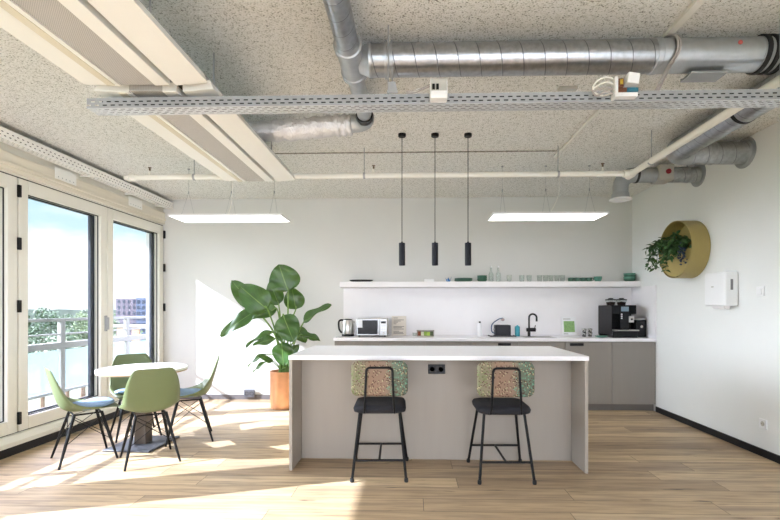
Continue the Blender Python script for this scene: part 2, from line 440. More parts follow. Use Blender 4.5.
structure(MB().box(-1.40, 4.455, ZC-.006, 1.42, 4.475, ZC).build('trim_3', pm('ceiling_joint', '8f8b80', .95, var=.6, vscale=28), smooth=False), 'dark joint line across the ceiling')

def window(idx, y0, hinge_side, label, handle=False):
    g = .006; y1 = y0+SW
    st, tp, bt = .10, .118, .115
    f = MB(); a, b = y0+g, y1-g; x1, x0 = XL+.012, XL-.07
    f.box(x0, a, WB+.008, x1, a+st, WT).box(x0, b-st, WB+.008, x1, b, WT)
    f.box(x0, a+st, WT-tp, x1, b-st, WT).box(x0, a+st, WB+.008, x1, b-st, WB+.008+bt)
    fr = f.build('window_%d' % idx, M['frame'], bevel=.006); structure(fr, label)
    n = MB(); ia, ib, iz0, iz1 = a+st, b-st, WB+.008+bt, WT-tp; w = .05
    xx0, xx1 = x0-.035, x0+.03
    n.box(xx0, ia-.06, iz0-.06, xx1-.035, ia+.004, iz1+.06).box(xx0, ib-w, iz0-.06, xx1-.035, ib+.06, iz1+.06)
    n.box(xx0, ia+.004, iz1-.012, xx1-.035, ib-w, iz1+.06).box(xx0, ia+.004, iz0-.06, xx1-.035, ib-w, iz0+.012)
    n.build('outer_frame', M['navy'], fr, bevel=.002)
    k = MB(); q = .008; gx0, gx1 = XL-.028, XL-.02
    k.box(gx0, ia, iz0, gx1, ia+q, iz1).box(gx0, ib-q, iz0, gx1, ib, iz1).box(gx0, ia, iz1-q, gx1, ib, iz1).box(gx0, ia, iz0, gx1, ib, iz0+q)
    k.build('gasket', M['gasket'], fr)
    MB().box(XL-.052, ia-.004, iz0-.004, XL-.046, ib+.004, iz1+.004).build('glass_pane', M['glass'], fr, smooth=False)
    if hinge_side is not None:
        yh = y0 if hinge_side == 0 else y1
        for z in (WB+.13, 1.30, 1.86, WT-.12):
            MB().box(XL+.004, yh-.014, z-.055, XL+.034, yh+.014, z+.055).build('hinge', M['black_plastic'], fr, bevel=.004)
    if handle:
        MB().box(XL+.012, b-.05, 1.02, XL+.03, b-.015, 1.2).box(XL+.03, b-.045, 1.04, XL+.055, b-.02, 1.18).build('handle', M['galv_dull'], fr, bevel=.004)
    return fr
window(1, S0, None, 'left sash, mostly cut off by the photo edge')
window(2, S0+SW, 0, 'middle sash of the window wall', True)
window(3, S0+2*SW, 1, 'sash nearest the back wall')
for i in range(4):
    window(4+i, S0-.235-(i+1)*SW, None, 'sash further along the window wall')
# black seams between the sashes
sm = MB()
for i in range(4): sm.box(XL-.08, S0+i*SW-.006, WB, XL-.002, S0+i*SW+.006, WT+.01)
sm.box(XL-.08, S0, WT, XL-.002, S0+3*SW, WT+.012); sm.box(XL-.08, S0, WB, XL-.002, S0+3*SW, WB+.008)
structure(sm.build('trim_4', M['gasket'], smooth=False), 'black seams round the sashes')

# ================================================================== OUTSIDE
structure(MB().box(-4.9, YF-2, -.3, XL-.25, 8.6, -.03).build('balcony_floor', M['deck'], smooth=False), 'balcony deck')
structure(MB().box(-4.74, YF-3, 2.75, XL-.25, 9.0, 2.95).build('balcony_slab', M['concrete'], smooth=False), 'slab of the balcony above')
structure(MB().box(-700, -300, -16.2, XL-.5, 900, -16).build('ground', M['grass'], smooth=False), 'green ground far below')
rl = thing('balcony_railing', (-4.35, 3.0, -.03), 'pale railing with frosted panels outside the windows', 'railing')
RX = 0.0
def rbox(nm, y0, z0, y1, z1, t, m, b=.004): return MB().box(RX-t/2, y0-3, z0+.03, RX+t/2, y1-3, z1+.03).build(nm, m, rl, bevel=b)
rbox('top_rail', -3, 1.125, 7.4, 1.16, .05, M['rail'])
rbox('mid_rail', -3, .955, 7.4, .975, .03, M['rail'])
rbox('lower_beam', -3, .79, 7.4, .865, .06, M['rail'])
rbox('bottom_rail', -3, .24, 7.4, .275, .04, M['galv_dull'])
ys = [-2.2+1.28*i for i in range(8)]
for i, y in enumerate(ys):
    if y > 7.3: continue
    rbox('post', y-.035, -.03, y+.035, 1.13, .05, M['rail'])
    y2 = min(y+1.28, 7.4)
    MB().box(RX-.008, y+.05-3, .28+.03, RX+.004, y2-.05-3, .77+.03).build('frosted_panel', M['frost'], rl, smooth=False)
sl = thing('slatted_screen', (-4.5, 7.9, -.03), 'tan slatted screen at the end of the balcony', 'screen')
for i in range(6):
    MB().box(-.75+i*.27, -.02, 0, -.62+i*.27, .02, 1.02).build('slat', M['slat'], sl, bevel=.004)
for z in (.25, .66, .98):
    MB().box(-.8, -.045, z, .82, -.02, z+.05).build('cross_rail', M['rail'], sl, bevel=.004)

def tree(x, y, h, w, mat, label, seed, group='trees beyond the balcony', z0=-16):
    rnd = random.Random(seed); t = thing('tree', (x, y, z0), label, 'tree', group)
    MB().tube([(0, 0, 0), (.1, 0, h*.35), (0, .1, h*.75)], [w*.06, w*.045, w*.02], seg=8).build('trunk', M['bark'], t)
    mb = MB(); blobs = []
    for k in range(11):
        a = rnd.uniform(0, 2*PI); q = rnd.uniform(0, .62)
        blobs.append((Vector((math.cos(a)*q*w*.55, math.sin(a)*q*w*.55, h*rnd.uniform(.45, .9))), w*rnd.uniform(.17, .28)))
    blobs.append((Vector((0, 0, h*.9)), w*.18))
    for c, r in blobs:
        for _ in range(170):
            d = Vector((rnd.gauss(0, 1), rnd.gauss(0, 1), rnd.gauss(0, 1))).normalized()
            p = c+d*r*rnd.uniform(.6, 1.08); s = rnd.uniform(.16, .34)*max(.6, w/9)
            u = Vector((rnd.gauss(0, 1), rnd.gauss(0, 1), rnd.gauss(0, 1))).normalized(); v = u.cross(d).normalized()
            vs = [mb.bm.verts.new(p+q) for q in (-u*s, v*s*.7, u*s, -v*s*.7)]; mb.bm.faces.new(vs)
    mb.build('crown', mat, t, smooth=False)
tree(-47.0, 56, 18.4, 5.2, M['tree_dark'], 'dark tall tree at the left edge of the middle sash', 1)
tree(-42.6, 54.5, 17.6, 4.8, M['tree_dark'], 'dark tree beside the tallest tree', 2)
tree(-64, 86, 17.2, 7.5, M['tree_light'], 'pale tree behind the railing post', 3)
tree(-67.0, 94, 18.2, 6.5, M['tree_light'], 'rounded tree at the right of the middle sash', 4)
tree(-58, 84, 16.8, 6.5, M['tree_light'], 'low pale tree next to the window stile', 5)
tree(-36.5, 64, 15.6, 7, M['tree_light'], 'leafy tree in front of the apartment block', 6)
tree(-63, 71, 17.4, 8, M['tree_dark'], 'hazy dark tree at the far left', 7)
def building():
    t = thing('apartment_building', (-125, 205, -16), 'blue-grey and pinkish apartment block beyond the trees', 'building')
    MB().box(-12, 0, 0, -1.5, 14, 22.0).build('pink_wing', M['bld_pink'], t, smooth=False)
    MB().box(-1.5, -1.5, 0, 7.5, 14, 22.3).build('blue_wing', M['bld_blue'], t, smooth=False)
    MB().box(3.6, -2.2, 0, 6.6, 8, 24.2).build('stair_tower', M['bld_blue'], t, smooth=False)
    MB().box(7.5, -.5, 0, 11, 12, 21.4).build('end_wing', M['bld_blue'], t, smooth=False)
    for r in range(6):
        for x in (-10.6, -8.2, -5.8, -3.4):
            MB().box(x-.5, -.1, 20-r*2.6, x+.5, .1, 21.4-r*2.6).build('window', M['bld_win'], t, smooth=False)
        for x in (-.4, 2.0, 9.2):
            y = -1.5 if x < 5 else -.5
            MB().box(x-.8, y-.1, 19.8-r*2.6, x+.7, y+.1, 21.3-r*2.6).build('window', M['bld_win'], t, smooth=False)
building()
hz = MB(); pr = random.Random(3); pts = []
for i in range(60):
    x = -420+i*8; pts.append((x, 300+.2*i, -16+16.6+pr.uniform(-.7, .9)))
ring = [(pts[0][0], 300, -16)]+pts+[(pts[-1][0], 312, -16)]
hz.poly(ring, (0, 12, 0)); ho = hz.build('distant_treeline', pm('tree_line_far', '353f37', .9, var=.3, vscale=.3), smooth=False); ho['kind'] = 'stuff'; tag(ho, 'distant line of trees on the horizon', 'trees')

# ================================================================== KITCHEN
# --- cabinets
DY = 5.70
edges = [-.985, -.405, .175, .755, 1.335, 1.915, 2.495, XR-.004]
cab_lab = ['leftmost base cabinet, below the kettle', 'second base cabinet from the left, below the microwave', 'base cabinet below the tea box',
           'base cabinet with a recessed grip left of the sink', 'base cabinet below the sink', 'base cabinet with a recessed grip right of the sink', 'base cabinet at the right wall, below the coffee machine']
handles = {3: (1.16, .16), 5: (2.06, .17)}
for i in range(7):
    a, b = edges[i]+.001, edges[i+1]-.001
    t = thing('base_cabinet', ((a+b)/2, DY, 0), 'taupe '+cab_lab[i], 'cabinet', 'taupe kitchen base cabinets'); c = (a+b)/2
    MB().box(a-c, .022, .09, b-c, YB-DY-.003, .868).build('carcass', M['taupe'], t, smooth=False)
    MB().box(a-c, .05, 0, b-c, .065, .09).build('plinth', pm('plinth_taupe', '6f6a66', .5), t, smooth=False)
    d = MB().box(a-c+.0015, 0, .088, b-c-.0015, .02, .862).build('door', M['taupe'], t, bevel=.0015)
    if i in handles:
        hx, hw = handles[i]
        MB().box(hx-hw/2-c, -.008, .815, hx+hw/2-c, .004, .848).build('handle', M['black_plastic'], d, bevel=.004)
wt = MB().box(edges[0]-.01, DY-.02, .87, XR-.002, YB-.003, .91).build('worktop', M['worktop'], bevel=.003)
tag(wt, 'long white worktop over the taupe base cabinets', 'worktop')
tag(MB().box(-.96, YB-.014, .911, XR-.016, YB-.001, 1.568).build('backsplash_panel', M['white_lam'], bevel=.001), 'white splashback panel behind the worktop', 'panel')
tag(MB().box(XR-.014, DY-.01, .911, XR-.001, YB-.001, 1.57).build('backsplash_panel', M['white_lam'], bevel=.001), 'white splashback panel on the right wall beside the coffee machine', 'panel')
tag(MB().box(-.977, 6.07, 1.572, XR-.001, YB-.001, 1.645).build('wall_shelf', M['white_lam'], bevel=.003), 'long white floating shelf on the back wall', 'shelf')

# --- island
isl = thing('kitchen_island', (.2, 4.0, 0), 'grey kitchen island with white top in the foreground', 'island')
def ib(nm, x0, y0, z0, x1, y1, z1, m, b=.002): return MB().box(x0-.2, y0-4, z0, x1-.2, y1-4, z1).build(nm, m, isl, bevel=b)
ib('worktop', -.975, 3.53, .874, 1.371, 4.50, .91, M['worktop'], .003)
ib('side_panel', -.97, 3.535, 0, -.945, 4.495, .873, M['island'])
ib('side_panel', 1.341, 3.535, 0, 1.366, 4.495, .873, M['island'])
ib('back_panel', -.944, 3.83, 0, 1.340, 3.85, .873, M['island'])
ib('cabinet_body', -.944, 3.851, .09, 1.340, 4.47, .873, M['taupe'])
ib('plinth', -.944, 3.86, 0, 1.340, 4.42, .089, M['taupe'])
so = MB().box(.136-.2, 3.822-4, .727, .281-.2, 3.829-4, .807).build('socket', M['black_plastic'], isl, bevel=.004)
for x in (.172, .245):
    MB().lathe([(.024, 0), (.024, -.003), (.02, -.004), (.019, .001)], (x-.2, 3.822-4, .767), 20, 'y').build('socket_cup', M['gasket'], so)

# --- bar stools
def stool(loc, rz, label):
    t = thing('bar_stool', loc, label, 'stool', 'stools at the island', rz)
    # y+ is the front (towards the island)
    s = MB(); n = 5
    def rr(hw, hd, z, r=.07):
        out = []
        for cx, cy, a0 in ((hw-r, hd-r, 0), (-hw+r, hd-r, PI/2), (-hw+r, -hd+r, PI), (hw-r, -hd+r, 3*PI/2)):
            for k in range(n+1):
                a = a0+k*PI/2/n; out.append((cx+r*math.cos(a), cy+r*math.sin(a), z))
        return out
    s.loops([rr(.175, .18, .492), rr(.195, .2, .502), rr(.2, .205, .525), rr(.19, .195, .545), rr(.15, .155, .553), rr(.05, .05, .55, .03)])
    s.build('seat', M['seat_black'], t, ang=60)
    b = MB(); rings = []
    def bk(hw, hz, y, r):
        out = []
        for cx, cz, a0 in ((hw-r, hz-r, 0), (-hw+r, hz-r, PI/2), (-hw+r, -hz+r, PI), (hw-r, -hz+r, 3*PI/2)):
            for k in range(n+1):
                a = a0+k*PI/2/n; x = cx+r*math.cos(a)
                out.append((x, y-.9*x*x*.6+.0, cz+r*math.sin(a)))
        return out
    b.loops([bk(.19, .11, -.022, .05), bk(.208, .128, -.012, .052), bk(.212, .132, 0, .053), bk(.208, .128, .012, .052), bk(.19, .11, .022, .05)])
    bo = b.build('backrest', M['pixel'], t, ang=60); bo.location = (0, -.165, .755)
    u = []
    u += [Vector((-.113, -.15, .49)), Vector((-.113, -.205, .505)), Vector((-.108, -.222, .56))]
    u += [Vector((-.098, -.215, .78))]
    u += arc((-.068, -.212, .81), .03, PI, PI/2, 5, (1, 0, 0), (0, 0, 1)); u += arc((.068, -.212, .81), .03, PI/2, 0, 5, (1, 0, 0), (0, 0, 1))
    u += [Vector((.098, -.215, .78)), Vector((.108, -.222, .56)), Vector((.113, -.205, .505)), Vector((.113, -.15, .49))]
    MB().tube(u, .0085, 10).build('back_frame', M['black_metal'], t)
    tops = [(-.15, -.14), (.15, -.14), (.15, .14), (-.15, .14)]; feet = [(-.2, -.235), (.2, -.235), (.215, .235), (-.215, .235)]
    for (a, b2), (c, d) in zip(tops, feet):
        lg = MB().tube([(a, b2, .495), (c, d, .01)], .0105, 10).build('leg', M['black_metal'], t)
        MB().lathe([(.014, 0), (.0155, .012), (.014, .028), (.011, .03)], (c, d, 0), 12).build('foot_cap', M['rubber'], lg)
    k = .71
    pt = [Vector((a+(c-a)*k, b2+(d-b2)*k, .495*(1-k)+.01*k)) for (a, b2), (c, d) in zip(tops, feet)]
    MB().tube([pt[0], pt[1]], .0085).build('footrest_bar', M['black_metal'], t)
    MB().tube([pt[3], pt[2]], .0085).build('footrest_bar', M['black_metal'], t)
    MB().tube([(pt[0]+pt[1])/2, (pt[2]+pt[3])/2], .0085).build('footrest_strut', M['black_metal'], t)
    return t
stool((-.25, 3.555, 0), R(2), 'bar stool at the island, the left one, left of the black socket')
stool((.688, 3.54, 0), R(1), 'bar stool at the island, the right one, right of the black socket')

# ================================================================== ROUND TABLE AND CHAIRS
tb = thing('round_table', (-2.53, 4.18, 0), 'round white table on a square post by the windows', 'table')
MB().lathe([(.0, .70), (.37, .70), (.38, .704), (.38, .722), (.376, .725), (0.001, .725)], seg=64, cap=False).build('tabletop', M['table_top'], tb)
MB().lathe([(.36, .688), (.377, .690), (.379, .7005), (.0, .7005)], seg=64, cap=True).build('edge_band', M['table_edge'], tb)
MB().box(-.055, -.055, .018, .055, .055, .69).build('post', M['table_post'], tb, bevel=.004)
MB().box(-.225, -.24, 0, .215, .245, .018, rot=Matrix.Rotation(R(-3), 3, 'Z')).build('base_plate', M['table_base'], tb, bevel=.004)

def shell_chair(loc, face, label):
    """front is +y; face = world heading of the front"""
    t = thing('shell_chair', loc, label, 'chair', 'green shell chairs round the table', face-PI/2)
    # profile (y, z, half width, edge rise)
    prof = [(.245, .412, .165, .0), (.235, .432, .20, .0), (.18, .436, .222, .012), (.10, .428, .233, .028), (.0, .418, .236, .05),
            (-.09, .420, .232, .075), (-.155, .445, .226, .085), (-.19, .50, .222, .07), (-.212, .57, .218, .05), (-.232, .64, .208, .036),
            (-.25, .71, .190, .026), (-.262, .765, .165, .016), (-.267, .790, .146, .010), (-.268, .799, .118, .006)]
    mb = MB(); V = []; m = 12
    P = smooth_path([(p[0], p[1], 0) for p in prof], 3); W = smooth_path([(p[2]*.94, p[3], 0) for p in prof], 3)
    for i, p in enumerate(P):
        a = P[max(i-1, 0)]; b = P[min(i+1, len(P)-1)]
        tg = (b-a).normalized(); nr = Vector((0, tg.y*-1, tg.x)) if False else Vector((-tg.y, tg.x, 0))
        if nr.y < 0 and i < len(P)*.4: nr = -nr
        # normal pointing towards the sitter: up on the seat, forward on the back
        nr = Vector((abs(nr.x), abs(nr.y), 0)) if True else nr
        w, e = W[i].x, W[i].y; row = []
        for k in range(m+1):
            s = -1+2*k/m; lift = e*(abs(s)**2.6)
            row.append((s*w, p.x+nr.x*lift, p.y+nr.y*lift))
        V.append(row)
    mb.loops(V, closed_u=False, cap=False)
    mb.build('shell', M['shell'], t, ang=80, solid=.006)
    # seat pad
    sp = MB(); rings = []
    def pr(k, dz):
        out = []
        for j in range(28):
            a = 2*PI*j/28; ca, sa = math.cos(a), math.sin(a)
            x = .19*k*math.copysign(abs(ca)**.75, ca); y = .045+.165*k*math.copysign(abs(sa)**.75, sa)
            out.append((x, y, .428+dz+.25*x*x+(.03*max(0, y-.02)/.2 if y > .02 else 0) + (.012*max(0, -.02-y)/.1 if y < -.02 else 0)))
        return out
    sp.loops([pr(.9, .002), pr(1, .01), pr(.99, .022), pr(.9, .03), pr(.5, .032), pr(.1, .031)])
    sp.build('seat_pad', M['pad'], t, ang=70)
    tops = [(-.11, -.09), (.11, -.09), (.11, .10), (-.11, .10)]; feet = [(-.2, -.205), (.2, -.205), (.195, .2), (-.195, .2)]
    P3 = lambda i, z: Vector((tops[i][0]+(feet[i][0]-tops[i][0])*(1-z/.405), tops[i][1]+(feet[i][1]-tops[i][1])*(1-z/.405), z))
    for i in range(4):
        MB().tube([P3(i, .405), P3(i, .2), P3(i, 0.0)], [.012, .0125, .0085], 12).build('leg', M['leg_black'], t)
    br = MB()
    for i, j in ((0, 1), (1, 2), (2, 3), (3, 0)):
        br.tube([P3(i, .37), P3(j, .17)], .003, 6).tube([P3(j, .37), P3(i, .17)], .003, 6)
    br.build('wire_brace', M['black_metal'], t)
    mt = MB()
    for i, j in ((0, 1), (2, 3), (0, 3), (1, 2)): mt.tube([P3(i, .398), P3(j, .398)], .007, 8)
    mt.build('seat_mount', M['black_metal'], t)
    return t
shell_chair((-2.80, 3.785, 0), R(46), 'green shell chair left of the table, seen from the side with its blue seat pad')
shell_chair((-2.225, 3.765, 0), R(128), 'green shell chair in front of the table, its back towards us')
shell_chair((-2.19, 4.385, 0), R(206), 'green shell chair right of the table, against the sunlit wall')
shell_chair((-2.80, 4.50, 0), R(310), 'green shell chair behind the table, half hidden by the tabletop')

# ================================================================== POTTED PLANT
pp = thing('potted_plant', (-1.66, 5.80, 0), 'tall broad-leaved plant in a copper pot beside the island', 'plant')
MB().lathe([(.155, 0), (.165, .006), (.17, .05), (.178, .46), (.182, .475), (.17, .478), (.165, .46), (.16, .40), (.0, .40)], seg=40, cap=False).build('pot', M['copper'], pp)
MB().lathe([(.163, .405), (.10, .425), (.001, .43)], seg=24, cap=False).build('soil', M['soil'], pp)
def leaf(base, tip, width, root, nrm, droop=.12, fold=.25, petiole=True, wav=.02, seed=0, parent=None, mat='leaf', pr=.007):
    base, tip, root, nrm = map(Vector, (base, tip, root, nrm)); ax = tip-base; L = ax.length; ax.normalize()
    side = ax.cross(nrm).normalized(); up = side.cross(ax).normalized()
    rnd = random.Random(seed); ph = rnd.uniform(0, 6)
    nu, nv = 16, 8; mb = MB(); bm = mb.bm; uvl = bm.loops.layers.uv.new('UVMap'); V = []
    for i in range(nu+1):
        t = i/nu; w = width/2*(max(0, math.sin(PI*min(1, t**.72))))**.62*(1.0 if t < .99 else .2)
        c = base+ax*L*t-up*(droop*L*(t*t))+up*droop*L*.25*math.sin(PI*t)
        row = []
        for j in range(nv+1):
            s = -1+2*j/nv
            z = fold*w*abs(s)-.12*w*s*s+wav*math.sin(9*t+ph+s*2)*abs(s)
            row.append((bm.verts.new(c+side*w*s+up*z), (.5+s/2, t)))
        V.append(row)
    for i in range(nu):
        for j in range(nv):
            q = [V[i][j], V[i][j+1], V[i+1][j+1], V[i+1][j]]
            f = bm.faces.new([a[0] for a in q])
            for l, a in zip(f.loops, q): l[uvl].uv = a[1]
    o = mb.build('leaf', M[mat], parent, ang=180)
    if petiole:
        mid = root.lerp(base, .55); mid.z += .02*L; mid = Vector((root.x+(base.x-root.x)*.38, root.y+(base.y-root.y)*.38, root.z+(base.z-root.z)*.6))
        pth = smooth_path([root, mid, base, base+ax*L*.15], 6)
        MB().tube(pth, [pr*(1.3-.8*i/(len(pth)-1)) for i in range(len(pth))], 8).build('petiole', M['stem'], o)
    return o
def PL(x, z, y=0): return (x+1.66, y, z)         # picture-plane metres -> plant coordinates
LV = [  # base, tip, width, normal, droop, fold
    (PL(-2.06, 1.30, .0), PL(-2.37, 1.66, .05), .24, (.35, -.9, .15), .05, .3),        # far left, upright, dark
    (PL(-1.80, 1.27, -.22), PL(-2.13, 1.56, -.30), .36, (-.25, -1, .15), .06, .12),     # large, facing us
    (PL(-1.72, 1.33, -.02), PL(-1.86, 1.64, .04), .22, (.2, -1, .1), .05, .3),         # behind it
    (PL(-1.57, 1.50, -.12), PL(-1.68, 1.84, -.16), .40, (.1, -1, .12), .05, .12),        # highest
    (PL(-1.53, 1.27, .10), PL(-1.58, 1.56, .1), .27, (.35, -1, .1), .05, .2),           # dark under the highest
    (PL(-1.96, 1.26, -.16), PL(-2.40, .95, -.26), .20, (-.25, -1, .35), .08, .25),     # drooping at the left
    (PL(-1.73, 1.27, -.05), PL(-2.20, 1.14, -.15), .25, (0, -.7, .8), .08, .3),          # wide dark horizontal
    (PL(-1.60, 1.20, -.25), PL(-1.43, .88, -.38), .30, (.15, -1, .25), .04, .15),        # front right, hanging
    (PL(-1.40, 1.10, -.02), PL(-1.05, 1.345, 0), .16, (-.3, -.7, .7), .05, .6),         # long to the right
    (PL(-1.44, .94, -.05), PL(-1.17, .90, -.1), .13, (0, -.6, .8), .15, .5),            # low right
    (PL(-1.75, .98, -.10), PL(-2.10, .83, -.2), .12, (0, -.6, .8), .12, .5),            # low left
    (PL(-1.72, .90, -.15), PL(-1.98, .84, -.25), .13, (0, -.8, .6), .1, .4),
    (PL(-1.62, .86, -.24), PL(-1.57, .58, -.33), .24, (.1, -1, .3), .05, .2),           # lower front
    (PL(-1.80, .70, -.08), PL(-2.12, .60, -.12), .07, (0, -.5, .8), .25, .5),
    (PL(-1.78, .62, -.10), PL(-2.03, .52, -.15), .06, (0, -.5, .8), .2, .5),
    (PL(-1.78, .60, -.10), PL(-1.92, .70, -.2), .08, (.3, -1, .3), .1, .5),
    (PL(-1.55, .70, -.12), PL(-1.42, .83, -.2), .12, (.3, -1, .3), .1, .4),
    (PL(-1.58, .55, -.18), PL(-1.50, .70, -.28), .12, (.2, -1, .3), .1, .4),
    (PL(-1.70, 1.02, -.08), PL(-1.62, .86, -.2), .12, (-.2, -1, .3), .1, .4),
    (PL(-1.50, 1.03, .06), PL(-1.38, .84, .02), .18, (.3, -1, .3), .1, .3),
]
for i, (b, tp, w, nm, dr, fo) in enumerate(LV):
    a = i*2.4; rt = (.06*math.cos(a), .05*math.sin(a), .42)
    leaf(b, tp, w, rt, nm, dr, fo, seed=i, parent=pp, pr=.011 if i < 10 else .006)

# ================================================================== WALL PLANTER (right wall)
wp = thing('wall_planter', (XR, 4.98, 1.62), 'round mustard metal planter with trailing greenery on the right wall', 'planter')
Rr, Dp = .31, .19
def ringp(r, x): return [(x, r*math.cos(2*PI*k/64), .30+r*math.sin(2*PI*k/64)) for k in range(64)]
rb = MB(); rb.loops([ringp(Rr, -.002), ringp(Rr, -Dp), ringp(Rr-.006, -Dp), ringp(Rr-.006, -.01)], cap=False); rb.build('ring', M['mustard'], wp)
bk = MB(); bk.loops([ringp(Rr-.005, -.012), ringp(Rr-.005, -.002)]); bk.build('back_plate', M['mustard'], wp)
fp = MB(); a0 = math.asin(-.02/.294); pts = [(-Dp+.004, .294*math.cos(a), .30+.294*math.sin(a)) for a in [PI-a0+(PI+2*a0)*k/28 for k in range(29)]]
fp.poly(pts, (.004, 0, 0)); fp.build('front_pocket', M['mustard'], wp)
MB().poly([(-Dp+.01, .27, .26), (-Dp+.01, -.27, .26), (-.02, -.27, .26), (-.02, .27, .26)], (0, 0, -.02)).build('soil', M['soil'], wp, smooth=False)
rnd = random.Random(21)
for k in range(17):
    y0 = rnd.uniform(-.2, .24); st = Vector((-.11+rnd.uniform(-.04, .04), y0, .26))
    out = rnd.uniform(.10, .26); dy = rnd.uniform(-.06, .10)+(.09 if y0 > .05 else 0); rise = rnd.uniform(.02, .20); fall = rnd.uniform(.05, .22)+(.14 if y0 > .1 else 0)
    pth = smooth_path([st, st+Vector((-out*.35, dy*.3, rise)), st+Vector((-out*.75, dy*.7, rise*.8)), st+Vector((-out, dy, rise*.8-fall*.7))], 6)
    s = MB().tube(pth, .0025, 5).build('tendril', M['foliage_b'], wp)
    mb = MB()
    for i in range(3, len(pth)):
        for sd in (-1, 1, 0):
            if rnd.random() < .2: continue
            p = pth[i]; L = rnd.uniform(.045, .085); d = (Vector((rnd.uniform(-1, .3), sd*.9+rnd.uniform(-.4, .4), rnd.uniform(-.7, .35)))).normalized()
            sv = d.cross(Vector((rnd.uniform(-.5, .5), rnd.uniform(-.3, .3), 1))).normalized()*L*.24; up = sv.cross(d).normalized()*L*.12
            V = [p, p+d*L*.4+sv, p+d*L*.75+sv*.7-up, p+d*L-up*2, p+d*L*.75-sv*.7-up, p+d*L*.4-sv]
            vs = [mb.bm.verts.new(q) for q in V]; c = mb.bm.verts.new(p+d*L*.5+up)
            for q in range(6): mb.bm.faces.new((vs[q], vs[(q+1) % 6], c))
    mb.build('leaf_spray', M['foliage_b'], s, ang=180)
bb = MB()
for k in range(46):
    c = Vector((-Dp-.03-rnd.uniform(0, .06), -.235+rnd.gauss(0, .03), .22+rnd.gauss(0, .055))); r = rnd.uniform(.007, .012)
    bb.lathe([(0.0005, -r), (r*.7, -r*.7), (r, 0), (r*.7, r*.7), (0.0005, r)], c, 8, cap=False)
bb.build('trailing_beads', M['berry'], wp)

# ================================================================== RIGHT WALL FITTINGS
dp = thing('towel_dispenser', (XR, 4.42, 1.285), 'white paper towel dispenser on the right wall', 'dispenser')
MB().box(-.125, -.14, .02, -.001, .16, .345).build('housing', M['plastic_white'], dp, bevel=.016, seg=3)
MB().box(-.075, -.1435, .17, -.052, -.139, .27).build('level_window', pm('dispenser_slot', '77787c', .3), dp, bevel=.002)
MB().box(-.128, .02, .20, -.1245, .05, .21).build('lock', M['plastic_gray'], dp)
MB().poly([(-.10, -.08, .03), (-.03, -.08, .03), (-.045, -.08, -.012), (-.085, -.08, -.004)], (0, .17, 0)).build('paper_towel', M['white_lam'], dp)
sw = thing('light_switch', (XR, 4.01, 1.43), 'white light switch on the right wall beside the towel dispenser', 'switch')
MB().box(-.012, -.042, -.042, -.001, .042, .042).build('plate', M['plastic_white'], sw, bevel=.003)
MB().box(-.018, -.028, -.028, -.011, .028, .028).build('rocker', M['plastic_white'], sw, bevel=.003)
sk = thing('wall_socket', (XR, 3.98, .285), 'white power socket low on the right wall', 'socket')
pl = MB().box(-.012, -.041, -.041, -.001, .041, .041).build('plate', M['plastic_white'], sk, bevel=.003)
MB().lathe([(.021, -.0125), (.021, -.0135), (.0185, -.0135), (.018, -.0122), (.0005, -.0122)], (0, 0, 0), 24, 'x', cap=False).build('socket_cup', M['plastic_gray'], sk)
for y in (-.0095, .0095):
    MB().lathe([(.0028, -.0124), (.0028, -.0128), (.0003, -.0128)], (0, y, 0), 8, 'x').build('pin_hole', M['gasket'], sk)
ds = thing('double_socket', (-2.285, YB-.014, .03), 'grey double socket on the back skirting beside the copper pot', 'socket')
MB().box(-.075, -.03, .005, .075, -.001, .115).build('housing', pm('socket_gray', '5f6068', .5), ds, bevel=.005)
for x in (-.035, .035):
    MB().lathe([(.026, -.0305), (.026, -.033), (.021, -.033), (.02, -.0295), (.0005, -.0295)], (x, 0, .06), 20, 'y', cap=False).build('socket_cup', M['black_plastic'], ds)

# ================================================================== ON THE WORKTOP (z = .91)
Z = .9105
kt = thing('electric_kettle', (-.865, 6.08, Z), 'steel electric kettle with a black handle at the left end of the worktop', 'kettle')
MB().lathe([(.083, 0), (.085, .006), (.083, .024), (.07, .028)], seg=32).build('base', M['black_plastic'], kt)
MB().lathe([(.076, .029), (.08, .04), (.074, .12), (.066, .205), (.062, .215), (.03, .217)], seg=36).build('body', M['steel'], kt)
ld = MB().lathe([(.06, .2175), (.055, .228), (.02, .233), (.0005, .233)], seg=28, cap=False).build('lid', M['black_plastic'], kt)
MB().tube(smooth_path([(-.06, 0, .212), (-.10, -.005, .215), (-.125, -.008, .185), (-.12, -.008, .10), (-.095, -.004, .055), (-.078, 0, .05)], 5), .013, 10).build('handle', M['black_plastic'], kt)
MB().poly([(.055, -.02, .21), (.055, .02, .21), (.09, 0, .205)], (0, 0, -.03)).build('spout', M['steel'], kt)
mw = thing('microwave', (-.53, 6.08, Z), 'silver microwave with a black glass door on the worktop', 'microwave')
MB().box(-.205, -.13, .012, .205, .17, .24).build('housing', M['steel'], mw, bevel=.006)
for x in (-.17, .17):
    for y in (-.1, .14): MB().lathe([(.014, 0), (.014, .013)], (x, y, 0), 12).build('foot', M['rubber'], mw)
dr = MB().box(-.20, -.143, .02, .105, -.131, .232).build('door', pm('microwave_door', 'b9bbbe', .3, .8), mw, bevel=.003)
MB().box(-.186, -.146, .034, .078, -.142, .218).build('door_window', M['dark_glass'], dr, bevel=.002)
MB().box(-.19, -.148, .12, -.125, -.1455, .222).build('sticker', M['plastic_white'], dr)
MB().tube([(.092, -.15, .03), (.092, -.163, .04), (.092, -.163, .21), (.092, -.15, .222)], .006, 8).build('handle', M['plastic_white'], dr)
cp = MB().box(.107, -.143, .02, .20, -.131, .232).build('control_panel', pm('microwave_panel', 'cfd0d2', .35, .5), mw, bevel=.003)
MB().box(.122, -.146, .175, .186, -.142, .205).build('display', M['dark_glass'], cp)
